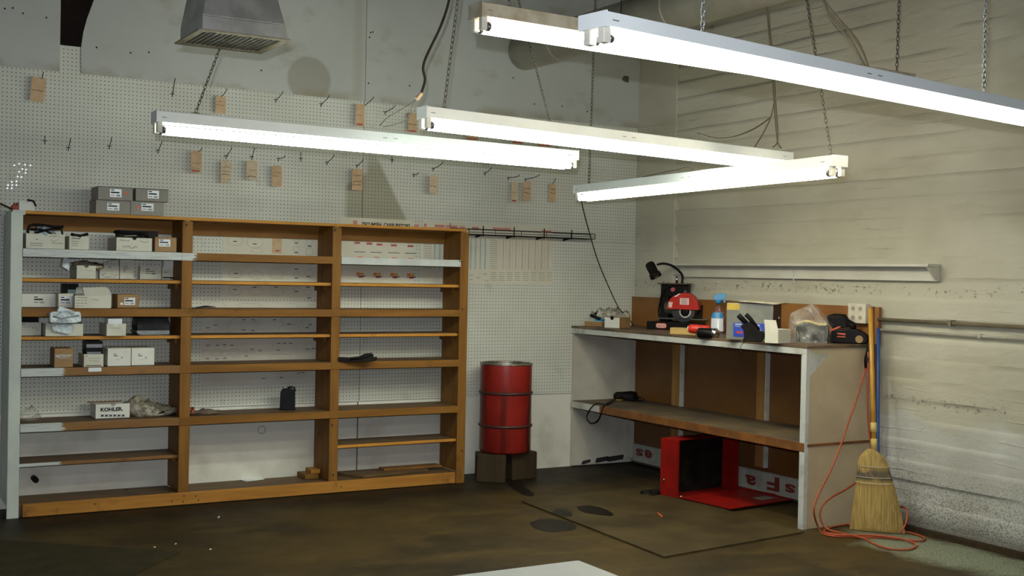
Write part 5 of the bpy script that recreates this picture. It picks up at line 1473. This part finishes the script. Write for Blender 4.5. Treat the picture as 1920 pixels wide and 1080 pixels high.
single('blue_pole', MB().tube([V((a.x+.03, -2.72, .02)), V((a.x, -2.70, .5)), b], .011, 10), 'blue_pole', 'thin dark blue pole standing in the corner behind the broom', 'pole')
a = onY(1640, 672, -2.66); b = onY(1637, 575, -2.655)
single('wood_strip', MB().tube([V((a.x, -2.66, .02)), b], .010, 8), 'red_pole', 'thin reddish wood strip upright between the broom stick and the blue pole', 'strip')

EZ = .008
def fl_(px, py, z=EZ): return onZ(px, py, z)
YE = BY-.03
pts = [onY(1629, 648, YE), onY(1627, 670, YE), onY(1623, 690, YE), onY(1607, 745, YE-.01), onY(1595, 780, YE-.02), onY(1578, 830, YE-.03), onY(1556, 885, YE-.04), onY(1535, 925, YE-.05), onY(1526, 958, YE-.06),
       fl_(1535, 990), fl_(1550, 1003), fl_(1600, 1007), fl_(1650, 1008), fl_(1700, 1012), fl_(1728, 1014), fl_(1733, 1008), fl_(1715, 1001), fl_(1690, 996), fl_(1600, 984), fl_(1585, 984), fl_(1560, 988, EZ), fl_(1545, 997, EZ+.006), fl_(1575, 1003, EZ+.01), fl_(1640, 1004, EZ+.012), fl_(1690, 1010, EZ+.01), fl_(1718, 1021, EZ), fl_(1705, 1030, EZ), fl_(1670, 1029, EZ), fl_(1640, 1020, EZ), fl_(1622, 1010, EZ+.01), fl_(1590, 1002, EZ+.01), fl_(1552, 992, EZ+.012),
       onY(1538, 972, YE-.05), onY(1541, 950, YE-.05), onY(1560, 932, YE-.04), onY(1590, 915, YE-.03), onY(1614, 895, YE-.03), onY(1630, 870, YE-.03), onY(1633, 840, YE-.03), onY(1628, 790, YE-.025), onY(1627, 720, YE-.02), onY(1628, 660, YE-.01)]
t = Thing('extension_cord', 'long orange extension cord hanging beside the bench end and coiled round the broom foot', 'cord', fl_(1640, 1005, 0))
t.part('cord', cable(None, None, pts[2:], .0058, None), 'cord_orange')
t.part('plug', MB().tube([pts[0]+V((0,0,.03)), pts[0], pts[1], pts[1]+(pts[2]-pts[1])*.3, pts[2]], [.006, .010, .020, .020, .008], 10), 'black_plastic', 'black plug')
t.part('cord', cable(None, None, [onZ(1688, 998, .02), onZ(1697, 985, .06), onZ(1702, 965, .12), onZ(1697, 952, .15), onZ(1686, 951, .14), onZ(1678, 956, .12)], .0058, None), 'cord_orange')

# ================================================================ RED CABINET UNDER THE BENCH
P2 = onZ(1268, 937, .0); e1 = V((.992, .125, 0)).normalized(); e2 = V((-.125, .992, 0)).normalized()
W_, H_, D_ = .63, .405, .16
o = P2+UP*.004; th = .004
t = Thing('metal_cabinet', 'bright red metal cabinet on the floor under the bench with its door folded down', 'cabinet', P2+e1*.3+e2*.1)
m = MB()
m.obox(o, e1*th, e2*D_, UP*H_).obox(o+e1*(W_-th), e1*th, e2*D_, UP*H_).obox(o+e1*th, e1*(W_-2*th), e2*D_, UP*th).obox(o+e1*th+UP*(H_-th), e1*(W_-2*th), e2*D_, UP*th).obox(o+e1*th+e2*(D_-th)+UP*th, e1*(W_-2*th), e2*th, UP*(H_-2*th))
m.obox(o+e1*th+UP*th, e1*.018, e2*.003, UP*(H_-2*th)).obox(o+e1*(W_-th-.018)+UP*th, e1*.018, e2*.003, UP*(H_-2*th))
t.part('cabinet_shell', m, 'cabinet_red', bevel=.001)
t.part('dark_lining', MB().obox(o+e1*(th+.001)+e2*(D_-th-.003)+UP*(th+.001), e1*(W_-2*th-.004), e2*.002, UP*(H_-2*th-.004)).obox(o+e1*(th+.0005)+e2*.01+UP*(th+.002), e1*.001, e2*(D_-.02), UP*(H_-.02)), 'black_worn', 'dark unpainted inside')
dA, dB = onZ(1345, 963, .03), onZ(1490, 936, .03)
m = MB(); dd = .50
q0 = o+UP*.012-e2*.004; 
m.obox(q0-e1*.004-e2*dd+UP*0, e1*(W_+.008), e2*dd, UP*.005)
m.obox(q0-e1*.004-e2*dd-UP*.0, e1*.004, e2*dd, UP*.014).obox(q0+e1*(W_)-e2*dd, e1*.004, e2*dd, UP*.016).obox(q0-e1*.004-e2*dd, e1*(W_+.008), e2*.004, UP*.010)
t.part('door', m, 'cabinet_red', bevel=.001)
t.part('door_label', MB().obox(q0+e1*.42-e2*(dd*.80)+UP*.0055, e1*.14, e2*.09, UP*.001), 'box_grey', 'pale label inside the door')
t.part('hinge', MB().tube([q0+e1*.01+UP*.004, q0+e1*(W_*.35)+UP*.004], .003, 6), 'chrome')
lk = V(o)
t.part('side_catch', MB().lathe(o+e2*.12+UP*.115, [(.010, 0), (.010, .012)], 10, axis=-e1), 'chrome')
m = MB(); blob(m, onZ(1215, 930, 0)+V((.05, .02, 0)), .09, .05, .018, 41, .4); single('dark_rag', m, 'black_worn', 'black rag crumpled on the floor left of the red cabinet', 'rag')

# ================================================================ FLOOR SHEETS, SPILLS, LITTER
A = onZ(978, 942, .0); Bq = onZ(1245, 1047, .0); Cq = onZ(1508, 1000, .0)
Dq = A+(Cq-Bq)
Dq = V((-.64, -1.02, 0)); 
m = MB().prism([V((A.x, A.y, .001)), V((Bq.x, Bq.y, .001)), V((Cq.x, Cq.y, .001)), V((Dq.x, Dq.y, .001))], UP*.011)
single('floor_sheet', m, 'floor_sheet', 'large stained plywood sheet lying on the floor in front of the bench', 'floor board', bevel=.001)
def puddle(label, pts, z=.0125, seed=1, cat='oil stain'):
    P = [onZ(a, b, z) for a, b in pts]; out = []; rnd = random.Random(seed); n = len(P)
    for i in range(n):
        p0, p1, p2, p3 = P[i-1], P[i], P[(i+1) % n], P[(i+2) % n]
        for k in range(5):
            t_ = k/5; q = .5*((2*p1)+(p2-p0)*t_+(2*p0-5*p1+4*p2-p3)*t_*t_+(3*p1-p0-3*p2+p3)*t_**3)
            out.append(q+V((rnd.uniform(-.006, .006), rnd.uniform(-.012, .012), 0)))
    single('oil_stain', MB().prism(out, UP*.0006), 'oil', label, cat)
puddle('black elongated oil spill on the plywood floor sheet', [(1083,950),(1092,948),(1115,949),(1138,956),(1151,967),(1125,966),(1100,962),(1086,957)], seed=2)
puddle('black oil splash beside the sheet edge', [(1035,960),(1050,955),(1068,960),(1073,968),(1060,968),(1045,965)], seed=3)
puddle('broad dark oil patch on the concrete by the sheet corner', [(995,985),(1002,976),(1030,973),(1065,978),(1080,990),(1055,996),(1020,996)], z=.0006, seed=4)
puddle('dark wet trail on the floor in front of the wood blocks', [(950,905),(975,902),(985,915),(1003,925),(998,930),(975,925)], z=.0006, seed=5)
a, b, c_ = onZ(337, 1037, 0), onZ(250, 1080, 0), onZ(175, 1004, 0)
m = MB()
dr = (b-a).normalized(); dl = V((-dr.y, dr.x, 0)); dl = dl if dl.x < 0 else -dl
O = V((a.x, a.y, .001))
m.prism([O, O+dr*2.2, O+dr*2.2+dl*1.5, O+dl*1.5], UP*.007)
t = Thing('rubber_mat', 'dark ribbed rubber mat lying flat at the lower left', 'mat', O+dr*.8+dl*.6)
t.part('mat_sheet', m, 'mat_rubber')
m = MB()
for k in range(72):
    p = O+dl*(.012+k*.0206)+UP*.007
    m.obox(p+dr*.01, dr*2.18, dl*.009, UP*.002)
rb = t.part('ribs', m, 'mat_rubber')
# litter
f = Fr(1237, 967, .012); single('cigarette_butt', MB().tube([onZ(1233, 962, .016), onZ(1241, 968, .016)], .006, 8), 'orange_plastic', 'small orange stub on the plywood floor sheet', 'litter')
single('paper_bit', MB().tube([onZ(409, 970.5, .006), onZ(411, 969, .008)], .006, 6), 'debris_white', 'tiny pale scrap on the floor before the base board', 'litter')
for k, (a, b, lb) in enumerate(((394, 1031, 'pale crumb on the floor beyond the mat corner'), (290, 1027, 'pale fleck on the rubber mat edge'), (329, 1021, 'small white fleck between the mat and the shelf'))):
    m = MB(); blob(m, onZ(a, b, .009 if k else .001), .007, .006, .004, 50+k, .3, n=8, m=5); single('debris', m, 'debris_white', lb, 'litter')

# white table corner in the foreground
x1, y1 = onZ(1085, 1050, .75).x, onZ(1085, 1050, .75).y
t = Thing('work_table', 'white topped table whose corner shows at the bottom edge', 'table', (x1-.6, y1-.45, 0))
t.part('table_top', MB().box(x1-1.2, x1, y1-.9, y1, .725, .75), 'table_white', bevel=.003)
t.part('table_apron', MB().box(x1-1.15, x1-.05, y1-.85, y1-.05, .65, .7245), 'wood_y')
for (a, b) in ((x1-.09, y1-.09), (x1-1.15, y1-.09), (x1-.09, y1-.85), (x1-1.15, y1-.85)):
    t.part('leg', MB().box(a, a+.045, b, b+.045, 0, .6495), 'wood_z')

# repeats of a kind share a group
GROUPS = {'peg_hook': 'peg hooks on the pegboard', 'fluorescent_fixture': 'strip lights hung on chains', 'wall_conduit': 'conduits on the concrete wall', 'oil_stain': 'oil spills on the floor'}
for o in list(COL.objects):
    if o.parent or 'category' not in o: continue
    n = o.name.split('.')[0]
    if n in GROUPS: o['group'] = GROUPS[n]
    elif n == 'paper_tag': o['group'] = 'paper tags hung on the pegboard'
    elif n == 'poster': o['group'] = 'paper sheets pinned behind the shelves'
    elif n == 'cardboard_box':
        o['group'] = 'cartons on the workbench' if o.location.x > -1 else ('grey boxes on top of the shelves' if o.location.z > 1.84 else 'cartons in the left shelf bay')
    elif n == 'debris': o['group'] = 'pale crumbs on the floor'
    elif n == 'wood_block' and o.location.x < -2: o['group'] = 'wood offcuts on the bottom shelf'
    elif n == 'wood_block' and o.location.x < -1: o['group'] = 'timber blocks under the drum'
